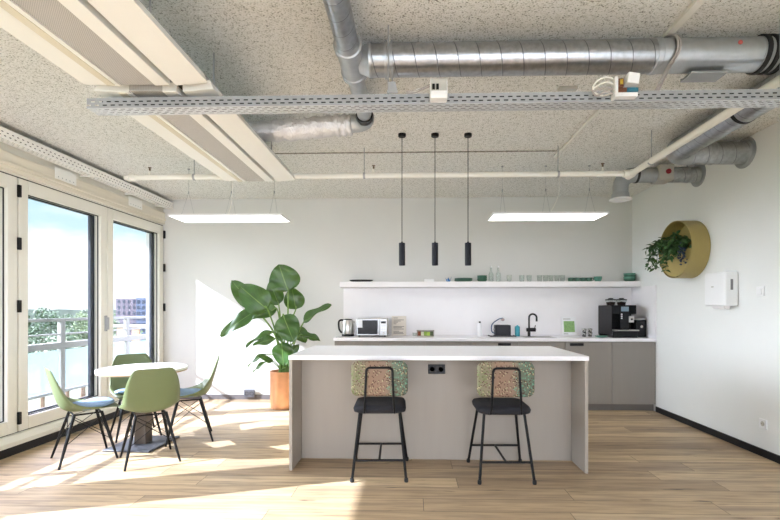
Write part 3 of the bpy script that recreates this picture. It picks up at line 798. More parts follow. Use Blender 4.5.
for r_ in range(3):
    for c_ in range(3): MB().box(.124+.022*c_, -.1455, .12-.022*r_, .138+.022*c_, -.1425, .132-.022*r_).build('button', M['plastic_white'], cp)
MB().lathe([(.016, -.1425), (.016, -.155), (.013, -.157)], (.154, 0, .045), 20, 'y').build('knob', M['steel'], cp)
def board(name, loc, w, h, tilt, label, lines, mat='paper'):
    t = thing(name, loc, label, 'sign')
    rot = Matrix.Rotation(tilt, 3, 'X')
    MB().box(-w/2, -.003, 0, w/2, .003, h, rot=rot, about=(0, 0, 0)).build('sheet', M[mat], t)
    if lines:
        q = MB()
        for z0, wd in lines: q.box(-w*.38, -.0042, h*z0-.004, -w*.38+w*wd, -.0031, h*z0+.004, rot=rot, about=(0, 0, 0))
        q.build('printed_lines', M['ink'], t)
    return t, rot
board('notice_card', (-.18, 6.20, Z+.001), .2, .27, -R(9), 'beige printed notice leaning on the splashback beside the microwave',
      [(.9, .3), (.8, .72), (.74, .5), (.68, .3), (.6, .2), (.46, .74), (.4, .6), (.33, .72), (.22, .4), (.16, .66), (.1, .7)])
g3, rot = board('green_print_card', (2.145, 6.21, Z+.001), .2, .255, -R(9), 'card with a green square leaning on the splashback left of the coffee machine', [(.9, .5), (.1, .3)], 'plastic_white')
MB().box(-.07, -.0048, .05, .075, -.0031, .2, rot=rot, about=(0, 0, 0)).build('green_square', pm('leaf_print', '8db274', .7, var=.2, vscale=40), g3)
tx = thing('tea_box', (.18, 6.08, Z), 'small rack of coloured tea packets on the worktop', 'tea box')
MB().box(-.115, -.05, 0, .115, .05, .008).box(-.115, -.05, .008, -.107, .05, .07).box(.107, -.05, .008, .115, .05, .07).box(-.115, .042, .008, .115, .05, .07).box(-.118, -.053, .07, .118, .053, .082).build('tray', pm('tea_rack', '9a938a', .3, .3), tx, bevel=.002)
for k, c in enumerate(('8a4a2c', 'd9dcc2', '8fae4a', 'a6c24f', '4f5d3c')):
    MB().box(-.1+.041*k, -.045, .009, -.063+.041*k, .03, .062-.004*(k % 2)).build('tea_packet', pm('tea_packet_%d' % k, c, .6), tx, bevel=.002)
ug = MB().lathe([(.022, 0), (.026, .002), (.03, .045), (.028, .045), (.024, .004), (.0005, .004)], seg=20, cap=False).build('votive_glass', M['clear'], loc=(.035, 6.1, Z))
tag(ug, 'tiny clear glass on the worktop between notice and tea box', 'glass')
wb = thing('soap_dispenser', (.915, 6.12, Z), 'slim white bottle with a black spot on the worktop', 'bottle')
MB().lathe([(.03, 0), (.032, .004), (.031, .15), (.024, .172), (.014, .178)], seg=24).build('bottle', M['plastic_white'], wb)
MB().lathe([(.014, .1785), (.014, .195), (.009, .198)], seg=16).build('cap', M['black_plastic'], wb)
tr = thing('coffee_tray', (1.2, 6.05, Z), 'flat dark tray left of the tap', 'tray')
MB().box(-.17, -.09, 0, .17, .11, .006).box(-.17, -.09, .006, -.164, .11, .016).box(.164, -.09, .006, .17, .11, .016).box(-.164, -.09, .006, .164, -.084, .016).build('tray', pm('tray_dark', '3a3b42', .4), tr, bevel=.001)
tz = thing('toaster', (1.21, 6.09, Z+.007), 'dark boxy toaster standing on the tray', 'toaster')
MB().box(-.10, -.06, .008, .105, .06, .145).build('body', pm('toaster_dark', '141823', .35, spec=.3), tz, bevel=.01, seg=3)
MB().box(-.08, -.02, .1445, .085, -.006, .147).box(-.08, .012, .1445, .085, .026, .147).build('slot', M['gasket'], tz)
MB().box(-.11, -.05, 0, .115, .05, .009).build('foot', M['rubber'], tz)
MB().box(-.118, -.012, .08, -.099, .012, .095).build('lever', M['plastic_gray'], tz, bevel=.002)
MB().tube(smooth_path([(-.10, .0, .03), (-.135, .02, .06), (-.12, .08, .15), (-.02, .13, .22), (.04, .175, .232)], 6), .007, 8).build('power_cord', pm('cord_blue', '30507a', .5), tz)
wo = thing('splashback_socket', (1.255, YB-.0145, 1.13), 'white double socket on the splashback above the toaster', 'socket')
MB().box(-.04, -.012, -.04, .04, -.001, .04).build('plate', M['plastic_white'], wo, bevel=.003)
MB().lathe([(.022, -.0125), (.022, -.035), (.012, -.04)], (0, 0, 0), 16, 'y').build('plug', pm('plug_pale', 'b8a4a2', .5), wo)
tl_ = thing('teal_soap_bottle', (1.41, 6.08, Z), 'teal soap bottle between toaster and tap', 'bottle')
MB().lathe([(.03, 0), (.033, .004), (.033, .125), (.026, .135), (.012, .138)], seg=24).build('bottle', M['teal'], tl_)
MB().lathe([(.013, .1385), (.013, .15), (.006, .152)], seg=14).build('cap', pm('teal_cap', '58b3c2', .3), tl_)
fc = thing('kitchen_tap', (1.565, 6.08, Z), 'black swan-neck tap at the sink', 'tap')
MB().lathe([(.026, 0), (.026, .004), (.019, .006), (.019, .10)], seg=20).build('base', M['black_plastic'], fc)
MB().tube([(0, 0, .1), (0, 0, .24)]+arc((.045, -.02, .25), .049, PI, PI*.02, 10, (.92, -.39, 0), (0, 0, 1))[1:]+[(.09, -.039, .2)], .0125, 12).build('spout', M['black_plastic'], fc)
MB().lathe([(.022, -.035), (.025, -.03), (.025, .085), (.021, .088)], (0, 0, .088), 18, 'x').tube([(.075, 0, .1), (.082, -.01, .15)], .006, 8).build('lever', M['black_plastic'], fc)
sn = thing('kitchen_sink', (1.64, 5.98, Z-.001), 'steel sink rim set in the worktop below the tap', 'sink')
MB().box(-.2, -.2, 0, .2, -.186, .004).box(-.2, .08, 0, .2, .094, .004).box(-.2, -.186, 0, -.186, .08, .004).box(.186, -.186, 0, .2, .08, .004).build('rim', M['steel'], sn)
MB().box(-.186, -.186, 0, .186, .08, .0012).build('basin', pm('sink_basin', '6d6d70', .35, .8), sn)
# small cups left of the coffee machine
def lathe_obj(name, prof, loc, mat, label, cat, group=None, seg=24):
    o = MB().lathe(prof, seg=seg, cap=False).build(name, mat, loc=loc, ang=50); return tag(o, label, cat, group)
def mat_cup():
    m = bpy.data.materials.new('patterned_cup'); m.use_nodes = True; n = N(m); b = n.n['Principled BSDF']
    v = n.coord(); vo = n.new('ShaderNodeTexVoronoi'); vo.inputs['Scale'].default_value = 45; n.link(v, vo.inputs['Vector'])
    n.link(n.ramp(vo.outputs['Distance'], [(0, lin('15151a')), (.62, lin('1c1c22')), (.64, lin('c8c6c0'))], 'CONSTANT'), b.inputs['Base Color']); b.inputs['Roughness'].default_value = .3
    return m
M['cup'] = mat_cup()
cupp = [(.0005, 0), (.02, 0), (.022, .003), (.03, .055), (.0275, .055), (.02, .006), (.0005, .006)]
for (x, y, z, lab) in ((2.27, 6.02, Z, 'patterned espresso cup, lower one of the left pair by the coffee machine'), (2.272, 6.02, Z+.0505, 'patterned espresso cup stacked on the left pair by the coffee machine'),
                       (2.365, 6.06, Z, 'patterned espresso cup, lower one of the right pair by the coffee machine'), (2.364, 6.06, Z+.0505, 'patterned espresso cup stacked on the right pair by the coffee machine')):
    lathe_obj('espresso_cup', cupp, (x, y, z), M['cup'], lab, 'cup', 'patterned espresso cups')
lathe_obj('saucer', [(.0005, 0), (.04, 0), (.075, .012), (.075, .015), (.04, .005), (.0005, .005)], (2.445, 5.90, Z), M['green_ceramic_pale'], 'pale green saucer, lower one in front of the coffee machine', 'saucer', 'pale green saucers')
lathe_obj('saucer', [(.0005, 0), (.04, 0), (.075, .012), (.075, .015), (.04, .005), (.0005, .005)], (2.445, 5.90, Z+.0055), M['green_ceramic_pale'], 'pale green saucer, upper one in front of the coffee machine', 'saucer', 'pale green saucers')
# coffee machine
cm = thing('coffee_machine', (2.715, 6.03, Z), 'black bean-to-cup coffee machine at the right end of the worktop', 'coffee machine')
MB().box(-.155, -.05, .012, .155, .24, .415).box(-.155, -.18, .30, .155, -.05, .415).build('housing', [M['machine']], cm, bevel=.006)
MB().box(-.157, -.178, .03, -.152, .238, .41).build('side_panel', M['machine_side'], cm, bevel=.002)
MB().box(-.155, -.21, .0, .155, .22, .085).build('base', M['machine'], cm, bevel=.006)
MB().box(-.14, -.235, .086, .165, -.052, .1).build('drip_tray', M['steel'], cm, bevel=.003)
MB().box(-.055, -.19, .1, .055, -.05, .398).build('brew_column', M['machine'], cm, bevel=.004)
MB().box(-.045, -.194, .335, .052, -.189, .395).build('display', M['display'], cm, bevel=.002)
for z in (.29, .265, .24):
    MB().box(-.045, -.194, z, -.028, -.189, z+.016).build('button', M['plastic_white'], cm, bevel=.001)
nz = MB().box(.055, -.2, .195, .115, -.15, .275).build('spout', M['steel'], cm, bevel=.004)
MB().lathe([(.014, -.2005), (.014, -.206), (.010, -.206), (.0005, -.204)], (.085, 0, .235), 16, 'y', cap=False).build('spout_ring', M['gasket'], nz)
for x in (-.075, .065):
    h = MB().lathe([(.045, .416), (.05, .42), (.067, .475), (.067, .48)], (x, .04, 0), 24, cap=False).build('bean_hopper', M['clear'], cm)
    MB().lathe([(.0005, .4165), (.043, .4175), (.056, .455), (.0005, .465)], (x, .04, 0), 20, cap=False).build('coffee_beans', M['coffee'], h)
    MB().lathe([(.069, .4805), (.069, .492), (.05, .498), (.03, .5), (.03, .51), (.0005, .512)], (x, .04, 0), 24).build('hopper_lid', M['machine'], h)
mc = thing('milk_cooler', (2.95, 5.98, Z), 'small black milk cooler right of the coffee machine', 'milk cooler')
MB().box(-.07, -.1, .006, .065, .15, .225).build('housing', M['machine'], mc, bevel=.01, seg=3)
MB().box(-.066, -.096, .226, .061, .146, .24).build('lid', M['steel'], mc, bevel=.004)
MB().lathe([(.016, -.1005), (.016, -.106), (.0005, -.107)], (.0, 0, .14), 16, 'y').build('badge', M['steel'], mc)

# ================================================================== ON THE SHELF (z = 1.645)
Z = 1.6455
lathe_obj('serving_platter', [(.0005, 0), (.10, 0), (.15, .014), (.163, .026), (.163, .03), (.148, .02), (.10, .006), (.0005, .006)], (-.70, 6.2, Z), pm('platter_black', '202226', .4), 'flat black platter alone at the left end of the shelf', 'platter').scale = (1, .6, 1)
wbx = MB().box(-.068, -.035, 0, .068, .035, .04).build('napkin_box', M['plastic_white'], loc=(.233, 6.17, Z), bevel=.006); tag(wbx, 'small white box on the shelf behind the pendant lamps', 'box')
ob = thing('paper_bird', (.50, 6.17, Z), 'little blue folded paper bird on the shelf', 'ornament')
mb = MB(); mb.poly([(-.028, 0, 0), (.02, 0, 0), (.026, 0, .03), (-.01, 0, .03)], (0, .02, 0)); mb.build('body', M['blue'], ob)
MB().poly([(.02, 0, .028), (.026, 0, .03), (.042, 0, .072), (.036, 0, .066)], (0, .008, 0)).build('neck', M['blue'], ob)
MB().poly([(-.02, 0, .03), (.012, 0, .03), (-.01, -.03, .062)], (0, .004, 0)).build('wing', M['blue'], ob)
MB().poly([(-.028, 0, .0), (-.02, 0, .03), (-.044, 0, .055)], (0, .006, 0)).build('tail', M['blue'], ob)
plp = [(.0005, 0), (.075, 0), (.10, .006), (.122, .017), (.122, .021), (.098, .011), (.073, .004), (.0005, .004)]
for k in range(4):
    lathe_obj('dinner_plate', plp, (.70+.001*k, 6.175, Z+.0092*k), M['green_ceramic'], ['lowest', 'second lowest', 'second highest', 'topmost'][k]+' dark green plate in the wide flat pile on the shelf', 'plate', 'wide pile of dark green plates')
blp = [(.0005, 0), (.04, 0), (.06, .016), (.068, .035), (.068, .039), (.064, .036), (.055, .018), (.038, .006), (.0005, .006)]
for k in range(3):
    lathe_obj('bowl', blp, (.957, 6.19, Z+.0235*k), M['green_ceramic'], ['lowest', 'middle', 'topmost'][k]+' green bowl in the stack left of the tall glasses', 'bowl', 'green bowls left of the tall glasses')
tgp = [(.0005, 0), (.03, 0), (.033, .003), (.033, .10), (.03, .115), (.013, .14), (.0125, .19), (.0155, .195), (.0135, .196), (.0105, .19), (.011, .14), (.028, .112), (.031, .1), (.031, .006), (.0005, .006)]
for k, x in enumerate((1.078, 1.178)):
    lathe_obj('glass_carafe', tgp, (x, 6.19, Z), M['clear'], 'tall slim clear glass carafe on the shelf, '+['left', 'right']+[''][0:0] if False else 'tall slim clear glass carafe on the shelf, the '+['left', 'right'][k]+' one of the pair', 'carafe', 'glass carafes')
    lathe_obj('carafe_stopper', [(.0005, 0), (.012, 0), (.013, .01), (.01, .022), (.0005, .024)], (x, 6.19, Z+.1965), M['plastic_white'], 'white stopper in the '+['left', 'right'][k]+' glass carafe', 'stopper', 'white carafe stoppers')
dgp = [(.0005, 0), (.026, 0), (.029, .003), (.036, .09), (.034, .0905), (.027, .007), (.0005, .007)]
order = ['first', 'second', 'third', 'fourth', 'fifth', 'sixth', 'seventh', 'eighth']
for k, x in enumerate((1.322, 1.495, 1.592, 1.735, 1.812, 1.889, 1.966, 2.043)):
    lathe_obj('drinking_glass', dgp, (x, 6.18+.012*(k % 2), Z), M['clear'], 'short clear drinking glass on the shelf, %s from the left in the row' % order[k], 'glass', 'short drinking glasses on the shelf')
mgp = [(.0005, 0), (.026, 0), (.034, .004), (.038, .03), (.038, .055), (.035, .055), (.034, .03), (.028, .008), (.0005, .008)]
for k, x in enumerate((2.155, 2.236, 2.317, 2.398)):
    o = lathe_obj('mug', mgp, (x, 6.18, Z), M['green_ceramic'], 'dark green mug on the shelf, %s from the left of four' % order[k], 'mug', 'dark green mugs')
    MB().tube(smooth_path([(.034, -.012, .045), (.05, -.022, .042), (.05, -.022, .02), (.034, -.012, .014)], 4), .004, 8).build('handle', M['green_ceramic'], o)
for k in range(2):
    lathe_obj('bowl', [(.0005, 0), (.034, 0), (.048, .03), (.055, .052), (.052, .052), (.044, .03), (.032, .005), (.0005, .005)], (2.512, 6.17, Z+.016*k), M['green_ceramic_pale'], ['lower', 'upper'][k]+' pale green bowl beside the dark green mugs', 'bowl', 'pale green bowls beside the mugs')
for k in range(4):
    lathe_obj('bowl', [(.0005, 0), (.045, 0), (.068, .018), (.074, .035), (.074, .039), (.070, .036), (.06, .018), (.042, .006), (.0005, .006)], (2.945-.003*(k % 2), 6.19, Z+.0245*k), M['green_ceramic_pale' if k % 2 else 'green_ceramic'],
              ['lowest', 'second lowest', 'second highest', 'topmost'][k]+' green bowl in the stack at the right end of the shelf', 'bowl', 'green bowls at the right end')

# ================================================================== CEILING FITTINGS
# pendant lamps
for k, (x, y) in enumerate(((-.089, 4.005), (.204, 4.012), (.497, 4.02))):
    t = thing('pendant_lamp', (x, y, ZC), 'slim black cylinder pendant lamp over the island, %s of three' % ['leftmost', 'middle', 'rightmost'][k], 'lamp', 'black pendant lamps over the island')
    MB().lathe([(.034, 0), (.034, -.022), (.03, -.026), (.006, -.027)], seg=24).build('canopy', M['black_metal'], t)
    MB().tube([(0, 0, -.026), (0, 0, -.965)], .0035, 6).build('cord', M['black_plastic'], t)
    MB().lathe([(.006, -.955), (.01, -.965), (.028, -.968), (.028, -1.165), (.025, -1.167), (.024, -1.15), (.0005, -1.15)], seg=28, cap=False).build('lamp_shade', M['pendant'], t)
    MB().lathe([(.0005, -1.151), (.022, -1.152), (.015, -1.158), (.0005, -1.159)], seg=16, cap=False).build('bulb', M['plastic_white'], t)

# LED panels on wires
def led(x0, x1, label, cordx, cord_top):
    y0, y1, z = 4.745, 5.125, 2.27; cx, cy = (x0+x1)/2, (y0+y1)/2
    t = thing('led_panel', (cx, cy, z), label, 'ceiling light', 'hanging flat light panels'); w, d = (x1-x0)/2, (y1-y0)/2
    MB().box(-w, -d, 0, w, -d+.012, .022).box(-w, d-.012, 0, w, d, .022).box(-w, -d+.012, 0, -w+.012, d-.012, .022).box(w-.012, -d+.012, 0, w, d-.012, .022).box(-w+.012, -d+.012, .014, w-.012, d-.012, .022).build('frame', M['plastic_white'], t)
    MB().box(-w+.012, -d+.012, .002, w-.012, d-.012, .012).build('diffuser', M['led'], t, smooth=False)
    for sx in (-.78, 0, .78):
        x = sx*w
        MB().tube([(x, -d*.8, .022), (x, 0, .30)], .0014, 5).tube([(x, d*.8, .022), (x, 0, .30)], .0014, 5).tube([(x, 0, .29), (x, 0, ZC-z)], .0014, 5).lathe([(.006, .285), (.006, .31)], (x, 0, 0), 8).lathe([(.007, .022), (.005, .035)], (x, -d*.8, 0), 8).lathe([(.007, .022), (.005, .035)], (x, d*.8, 0), 8).lathe([(.012, ZC-z-.012), (.012, ZC-z)], (x, 0, 0), 10).build('suspension_wire', M['galv_dull'], t)
    c = Vector((cordx-cx, -d*.3, .022))
    MB().tube(smooth_path([c, c+Vector((.05, -.04, .08)), c+Vector((.09, -.08, .24)), Vector((cord_top[0]-cx, cord_top[1]-cy, cord_top[2]-z))], 6), .004, 6).build('power_cord', M['pipe_white'], t)
led(-2.61, -1.385, 'flat white hanging light panel near the windows', -2.02, (-1.93, 4.72, ZC))
led(.85, 2.05, 'flat white hanging light panel near the right wall', 1.46, (1.475, 4.60, ZC-.03))

# long climate panels
def climate(y0, y1, label):
    x0, x1, z = -1.73, -1.07, 2.45; cx = (x0+x1)/2; L = (y1-y0)/2; W = x1-x0
    t = thing('ceiling_panel', (cx, (y0+y1)/2, z), label, 'ceiling panel', 'long cream climate panels')
    def strip(nm, a, b, m, z0=0, z1=.05, bev=.002):
        return MB().box(-W/2+W*a, -L, z0, -W/2+W*b, L, z1).build(nm, m, t, bevel=bev)
    f = MB(); f.poly([(-W/2, -L, .012), (-W/2+W*.30, -L, 0), (-W/2+W*.30, -L, .05), (-W/2+.03, -L, .06)], (0, 2*L, 0)); f.build('left_flange', M['cream'], t)
    MB().box(-W/2+W*.2, -L+.01, -.002, -W/2+W*.262, L-.01, .006).build('rib', M['cream_dim'], t, bevel=.002)
    strip('perforated_strip', .302, .575, M['perf'], .006, .05)
    strip('center_rail', .577, .695, M['cream'])
    strip('air_slot', .697, .745, pm('air_slot_dark', '3b3125', .8), .035, .05)
    g = MB(); g.poly([(-W/2+W*.747, -L, 0), (W/2, -L, .012), (W/2-.02, -L, .06), (-W/2+W*.747, -L, .05)], (0, 2*L, 0)); g.build('right_flange', M['cream'], t)
    MB().box(-W/2+.05, -L, .051, W/2-.05, L, .10).build('coil_housing', M['galv_dull'], t, bevel=.004)
    for y in (-L+.3, L-.3):
        for x in (-.2, .2): MB().tube([(x, y, .10), (x, y, ZC-z-.002)], .005, 6).build('hanger_rod', M['galv_dull'], t)
    return t
climate(-.6, 2.335, 'long cream climate panel at the top left, nearer one')
climate(2.40, 4.12, 'long cream climate panel beyond the cable tray, further one')

# perforated cable trays
def perf(mb, o, u, v, L, bands, pitch=.0445, hole=.024, mi=0):
    """perforated sheet: o origin, u long direction, v width direction; bands = (width, holed, phase)"""
    o, u, v = Vector(o), Vector(u), Vector(v); n = int(L/pitch); a = 0
    for w, holed, ph in bands:
        if not holed:
            q = [o+v*a, o+u*L+v*a, o+u*L+v*(a+w), o+v*(a+w)]; mb.bm.faces.new([mb.bm.verts.new(p) for p in q])
        else:
            x = 0; cuts = []
            for i in range(n):
                s = i*pitch+(pitch*.5*ph); cuts.append((s, s+hole))
            for s, e in cuts:
                if s > x:
                    q = [o+u*x+v*a, o+u*s+v*a, o+u*s+v*(a+w), o+u*x+v*(a+w)]; mb.bm.faces.new([mb.bm.verts.new(p) for p in q])
                x = e
            if x < L:
                q = [o+u*x+v*a, o+u*L+v*a, o+u*L+v*(a+w), o+u*x+v*(a+w)]; mb.bm.faces.new([mb.bm.verts.new(p) for p in q])
        a += w
ct = thing('cable_tray', (-1.78, 2.42, 2.375), 'long galvanised perforated cable tray crossing the whole ceiling', 'cable tray')
LT = XR-.01+1.78
b1 = [(.012, 0, 0), (.007, 1, 0), (.012, 0, 0), (.007, 1, 1), (.017, 0, 0)]
mb = MB(); perf(mb, (0, 0, 0), (1, 0, 0), (0, 0, 1), LT, b1); mb.build('side_wall', M['galv_dull'], ct, smooth=False, solid=.0015)
mb = MB(); perf(mb, (0, .095, 0), (1, 0, 0), (0, 0, 1), LT, b1); mb.build('side_wall', M['galv_dull'], ct, smooth=False, solid=.0015)
b2 = [(.013, 0, 0), (.008, 1, 0), (.011, 0, 0), (.008, 1, 1), (.015, 0, 0), (.008, 1, 0), (.011, 0, 0), (.008, 1, 1), (.013, 0, 0)]
mb = MB(); perf(mb, (0, 0, 0), (1, 0, 0), (0, 1, 0), LT, b2, hole=.026); mb.build('tray_bottom', M['galv_lit'], ct, smooth=False, solid=.0015)
for x in (.35, 1.65, 3.75):
    MB().tube([(x, .047, .002), (x, .047, ZC-2.375)], .004, 6).build('hanger_rod', M['galv_dull'], ct)
    MB().box(x-.02, .002, .052, x+.02, .093, .058).build('hanger_bracket', M['galv_dull'], ct, bevel=.002)
cbl = thing('slot_darkening_cables', (-1.7, 2.467, 2.378), 'dark cables added inside the galvanised cable tray to darken its slots', 'cables')  # invented cables, placed so the tray slots look shaded
for k in range(5): MB().tube([(0, -.036+.018*k, .009), (LT-.1, -.036+.018*k, .009)], .0085, 6).build('cable', M['rubber'], cbl)
for k in range(2): MB().tube([(0, -.036, .027+.017*k), (LT-.1, -.036, .027+.017*k)], .0085, 6).build('cable', M['rubber'], cbl)
wt2 = thing('cable_tray', (XL+.045, -1.5, 2.695), 'cream perforated cable tray along the top of the window wall', 'cable tray')
LW = 6.30+1.5
mb = MB(); perf(mb, (.1, 0, 0), (0, 1, 0), (0, 0, 1), LW, [(.018, 0, 0), (.008, 1, 0), (.022, 0, 0), (.008, 1, 1), (.03, 0, 0)], .05, .02); mb.build('side_wall', M['cream'], wt2, smooth=False, solid=.0015)
mb = MB(); perf(mb, (0, 0, 0), (0, 1, 0), (1, 0, 0), LW, [(.018, 0, 0), (.008, 1, 0), (.02, 0, 0), (.008, 1, 1), (.02, 0, 0), (.008, 1, 0), (.018, 0, 0)], .05, .028); mb.build('tray_bottom', M['cream'], wt2, smooth=False, solid=.0015)
mb = MB(); perf(mb, (0, 0, 0), (0, 1, 0), (0, 0, 1), LW, [(.086, 0, 0)]); mb.build('side_wall', M['cream'], wt2, smooth=False, solid=.0015)
cb2 = thing('slot_darkening_cables', (XL+.095, -1.4, 2.698), 'dark cables added inside the cream cable tray to darken its slots', 'cables')  # same invented filling, makes the cream tray's slots look shaded
for k in range(5): MB().tube([(-.036+.018*k, 0, .009), (-.036+.018*k, LW-.15, .009)], .0085, 6).build('cable', M['rubber'], cb2)
for k in range(3): MB().tube([(.037, 0, .027+.017*k), (.037, LW-.15, .027+.017*k)], .0085, 6).build('cable', M['rubber'], cb2)
for y in (3.2, 4.7, 5.45, 6.1):
    MB().box(-.044, y+1.5-.015, -.012, .1, y+1.5+.015, -.002).box(-.044, y+1.5-.015, -.002, -.03, y+1.5+.015, .06).build('wall_bracket', M['cream'], wt2, bevel=.002)
for k, y in enumerate((4.47, 5.62)):
    t = MB(); t.box(0, -.14, 0, .004, .14, .115); o = t.build('cover_plate', M['cream'], loc=(XL+.026, y, 2.56), bevel=.001)
    tag(o, ['nearer', 'further'][k]+' cream cover plate with a row of screws above the windows', 'cover plate', 'cover plates above the windows')
    q = MB()
    for i in range(5): q.lathe([(.006, .0042), (.006, .006), (.001, .0065)], (0, -.1+.05*i, .025), 8, 'x')
    q.build('screws', M['galv_dull'], o)

# main spiral duct with T piece
sd = thing('spiral_duct', (-.35, 2.6, 2.71), 'large galvanised spiral duct running across the ceiling to the right', 'duct')
duct_part('duct_run', (.12, 0, 0), (1.72, 0, 0), .09, M['spiral'], sd)
duct_part('end_run', (1.722, 0, 0), (2.28, 0, 0), .0905, M['galv'], sd)
MB().lathe([(.09, 1.705), (.095, 1.71), (.095, 1.735), (.09, 1.74)], seg=36, axis='x', cap=False).build('joint_ring', M['galv'], sd)
for x in (2.30, 2.345, 2.39):
    MB().lathe([(.09, x-.012), (.102, x-.01), (.102, x+.01), (.09, x+.012)], seg=36, axis='x', cap=False).build('rubber_ring', M['rubber'], sd)
MB().lathe([(.092, 2.28), (.092, 2.42)], seg=36, axis='x', cap=False).build('coupling', M['galv_dull'], sd)
for x in (.20, .232):
    cl = MB().lathe([(.09, x-.008), (.098, x-.007), (.098, x+.007), (.09, x+.008)], seg=36, axis='x', cap=False).build('pipe_clamp', M['galv'], sd)
    MB().tube([(x, 0, .095), (x, 0, ZC-2.712)], .005, 6).build('clamp_rod', M['galv_dull'], cl)
MB().lathe([(.012, 0), (.012, -.004), (.0005, -.005)], (2.14, -.089, .02), 12, 'y').build('red_sticker', pm('sticker_red', 'c05a55', .5), sd)
MB().lathe([(.066, .045), (.078, .075), (.09, .10), (.094, .105), (.094, .12), (.09, .122)], seg=36, axis='x', cap=False).build('branch_collar', M['galv'], sd)
bd = thing('branch_duct', (-.35, 2.6, 2.71), 'thin galvanised duct running from the top of the picture towards the foil hose', 'duct')
duct_part('duct_run', (0, -3.0, 0), (0, -.16, 0), .062, M['spiral'], bd)
MB().lathe([(.062, -.2), (.07, -.17), (.078, -.165), (.078, -.13), (.07, -.125), (.07, .1), (.078, .105), (.078, .135), (.066, .14), (.055, .16)], seg=32, axis='y', cap=False).build('tee_piece', M['galv'], bd)
duct_part('duct_end', (0, .15, 0), (0, .78, 0), .054, M['galv'], bd)
MB().lathe([(.054, .7), (.061, .703), (.061, .716), (.054, .72)], seg=28, axis='y', cap=False).build('black_clamp', M['rubber'], bd)
eb = arc((-.1, .78, 0), .1, 0, PI/2, 6, (1, 0, 0), (0, 1, 0))
MB().tube([Vector((0, .76, 0))]+eb+[Vector((-.14, .88, -.004))], .066, 24, cap=False).build('elbow', M['galv'], bd)
fh = thing('foil_hose', (-.5, 3.48, 2.70), 'crinkled silver foil hose curving from the thin duct to the climate panel', 'hose')
pth = smooth_path([(.035, 0, 0), (-.1, .0, -.005), (-.35, -.01, -.03), (-.65, -.005, -.045), (-.88, .02, -.05), (-1.0, .03, -.05)], 9)
rr = [.078+.012*math.sin(i*1.9)*.5+.008*noise.noise(Vector((i*.7, 3, 1))) for i in range(len(pth))]
rr[0] = .07; hs = MB().tube(pth, rr, 28)
for v in hs.bm.verts: v.co += Vector((noise.noise(v.co*22), noise.noise(v.co*22+Vector((9, 0, 0))), noise.noise(v.co*22+Vector((0, 7, 0)))))*.006
hs.build('hose', M['foil'], fh, ang=180)

# right hand ducts
w1 = thing('wall_duct', (2.38, 4.20, 2.70), 'wide grey duct turning into the right wall, nearer flange', 'duct')
duct_part('duct_run', (0, -1.6, .012), (0, -.15, 0), .1, M['spiral'], w1)
MB().tube([Vector((0, -.16, 0))]+arc((.14, -.14, 0), .14, PI, PI/2, 5, (1, 0, 0), (0, 1, 0))[0:]+[Vector((.16, 0, 0))], .103, 28, cap=False).build('elbow', M['galv_dull'], w1, ang=12)
duct_part('wall_run', (.15, 0, 0), (XR-2.38-.01, 0, 0), .1, M['spiral'], w1)
for x in (.3, .36): MB().lathe([(.1, x-.006), (.104, x-.004), (.104, x+.004), (.1, x+.006)], seg=32, axis='x', cap=False).build('joint_ring', M['galv_dull'], w1)
MB().lathe([(.1, XR-2.38-.03), (.105, XR-2.38-.014), (.138, XR-2.38-.01), (.138, XR-2.38-.002), (.1, XR-2.38-.002)], seg=40, axis='x', cap=False).build('wall_flange', M['galv_dull'], w1)
pc = MB().lathe([(.1, -.92), (.108, -.918), (.108, -.89), (.1, -.888)], (0, 0, .012), 32, 'y', cap=False).build('pipe_clamp', M['rubber'], w1)
w2 = thing('valve_duct', (2.22, 4.87, 2.70), 'smaller grey duct from the right wall to a round ceiling valve', 'duct')
duct_part('wall_run', (.51, 0, 0), (XR-2.22-.01, 0, 0), .08, M['spiral'], w2)
MB().lathe([(.08, XR-2.22-.03), (.085, XR-2.22-.014), (.125, XR-2.22-.01), (.125, XR-2.22-.002), (.08, XR-2.22-.002)], seg=40, axis='x', cap=False).build('wall_flange', M['galv_dull'], w2)
MB().tube([(.7, 0, .081), (.7, 0, ZC-2.7005)], .005, 6).lathe([(.081, .69), (.084, .692), (.084, .708), (.081, .71)], (0, 0, 0), 28, 'x', cap=False).build('pipe_hanger', M['galv_dull'], w2)
dx = MB().box(.36, -.095, -.075, .51, .09, .085).build('damper_box', M['plastic_gray'], w2, bevel=.004)
MB().lathe([(.026, -.096), (.026, -.108), (.02, -.11)], (.45, 0, .01), 20, 'y').box(.43, -.118, .005, .47, -.108, .015).build('red_dial', M['red'], dx)
duct_part('coupling', (.14, 0, 0), (.36, 0, 0), .078, M['galv_dull'], w2)
MB().lathe([(.078, .15), (.083, .152), (.083, .175), (.078, .177)], seg=28, axis='x', cap=False).build('rubber_ring', M['rubber'], w2)
MB().tube([Vector((.16, 0, 0))]+arc((.13, 0, -.13), .13, PI/2, PI, 5, (1, 0, 0), (0, 0, 1))+[Vector((0, 0, -.24))], .078, 28, cap=False).build('elbow', M['galv_dull'], w2, ang=12)
MB().lathe([(.082, -.19), (.085, -.195), (.09, -.235), (.1, -.25)], seg=32, cap=False).build('valve_collar', M['galv_dull'], w2)
MB().lathe([(.098, -.246), (.112, -.256), (.112, -.264), (.085, -.272), (.07, -.268), (.07, -.275), (.0005, -.28)], seg=36, cap=False).build('valve_disc', M['plastic_white'], w2)

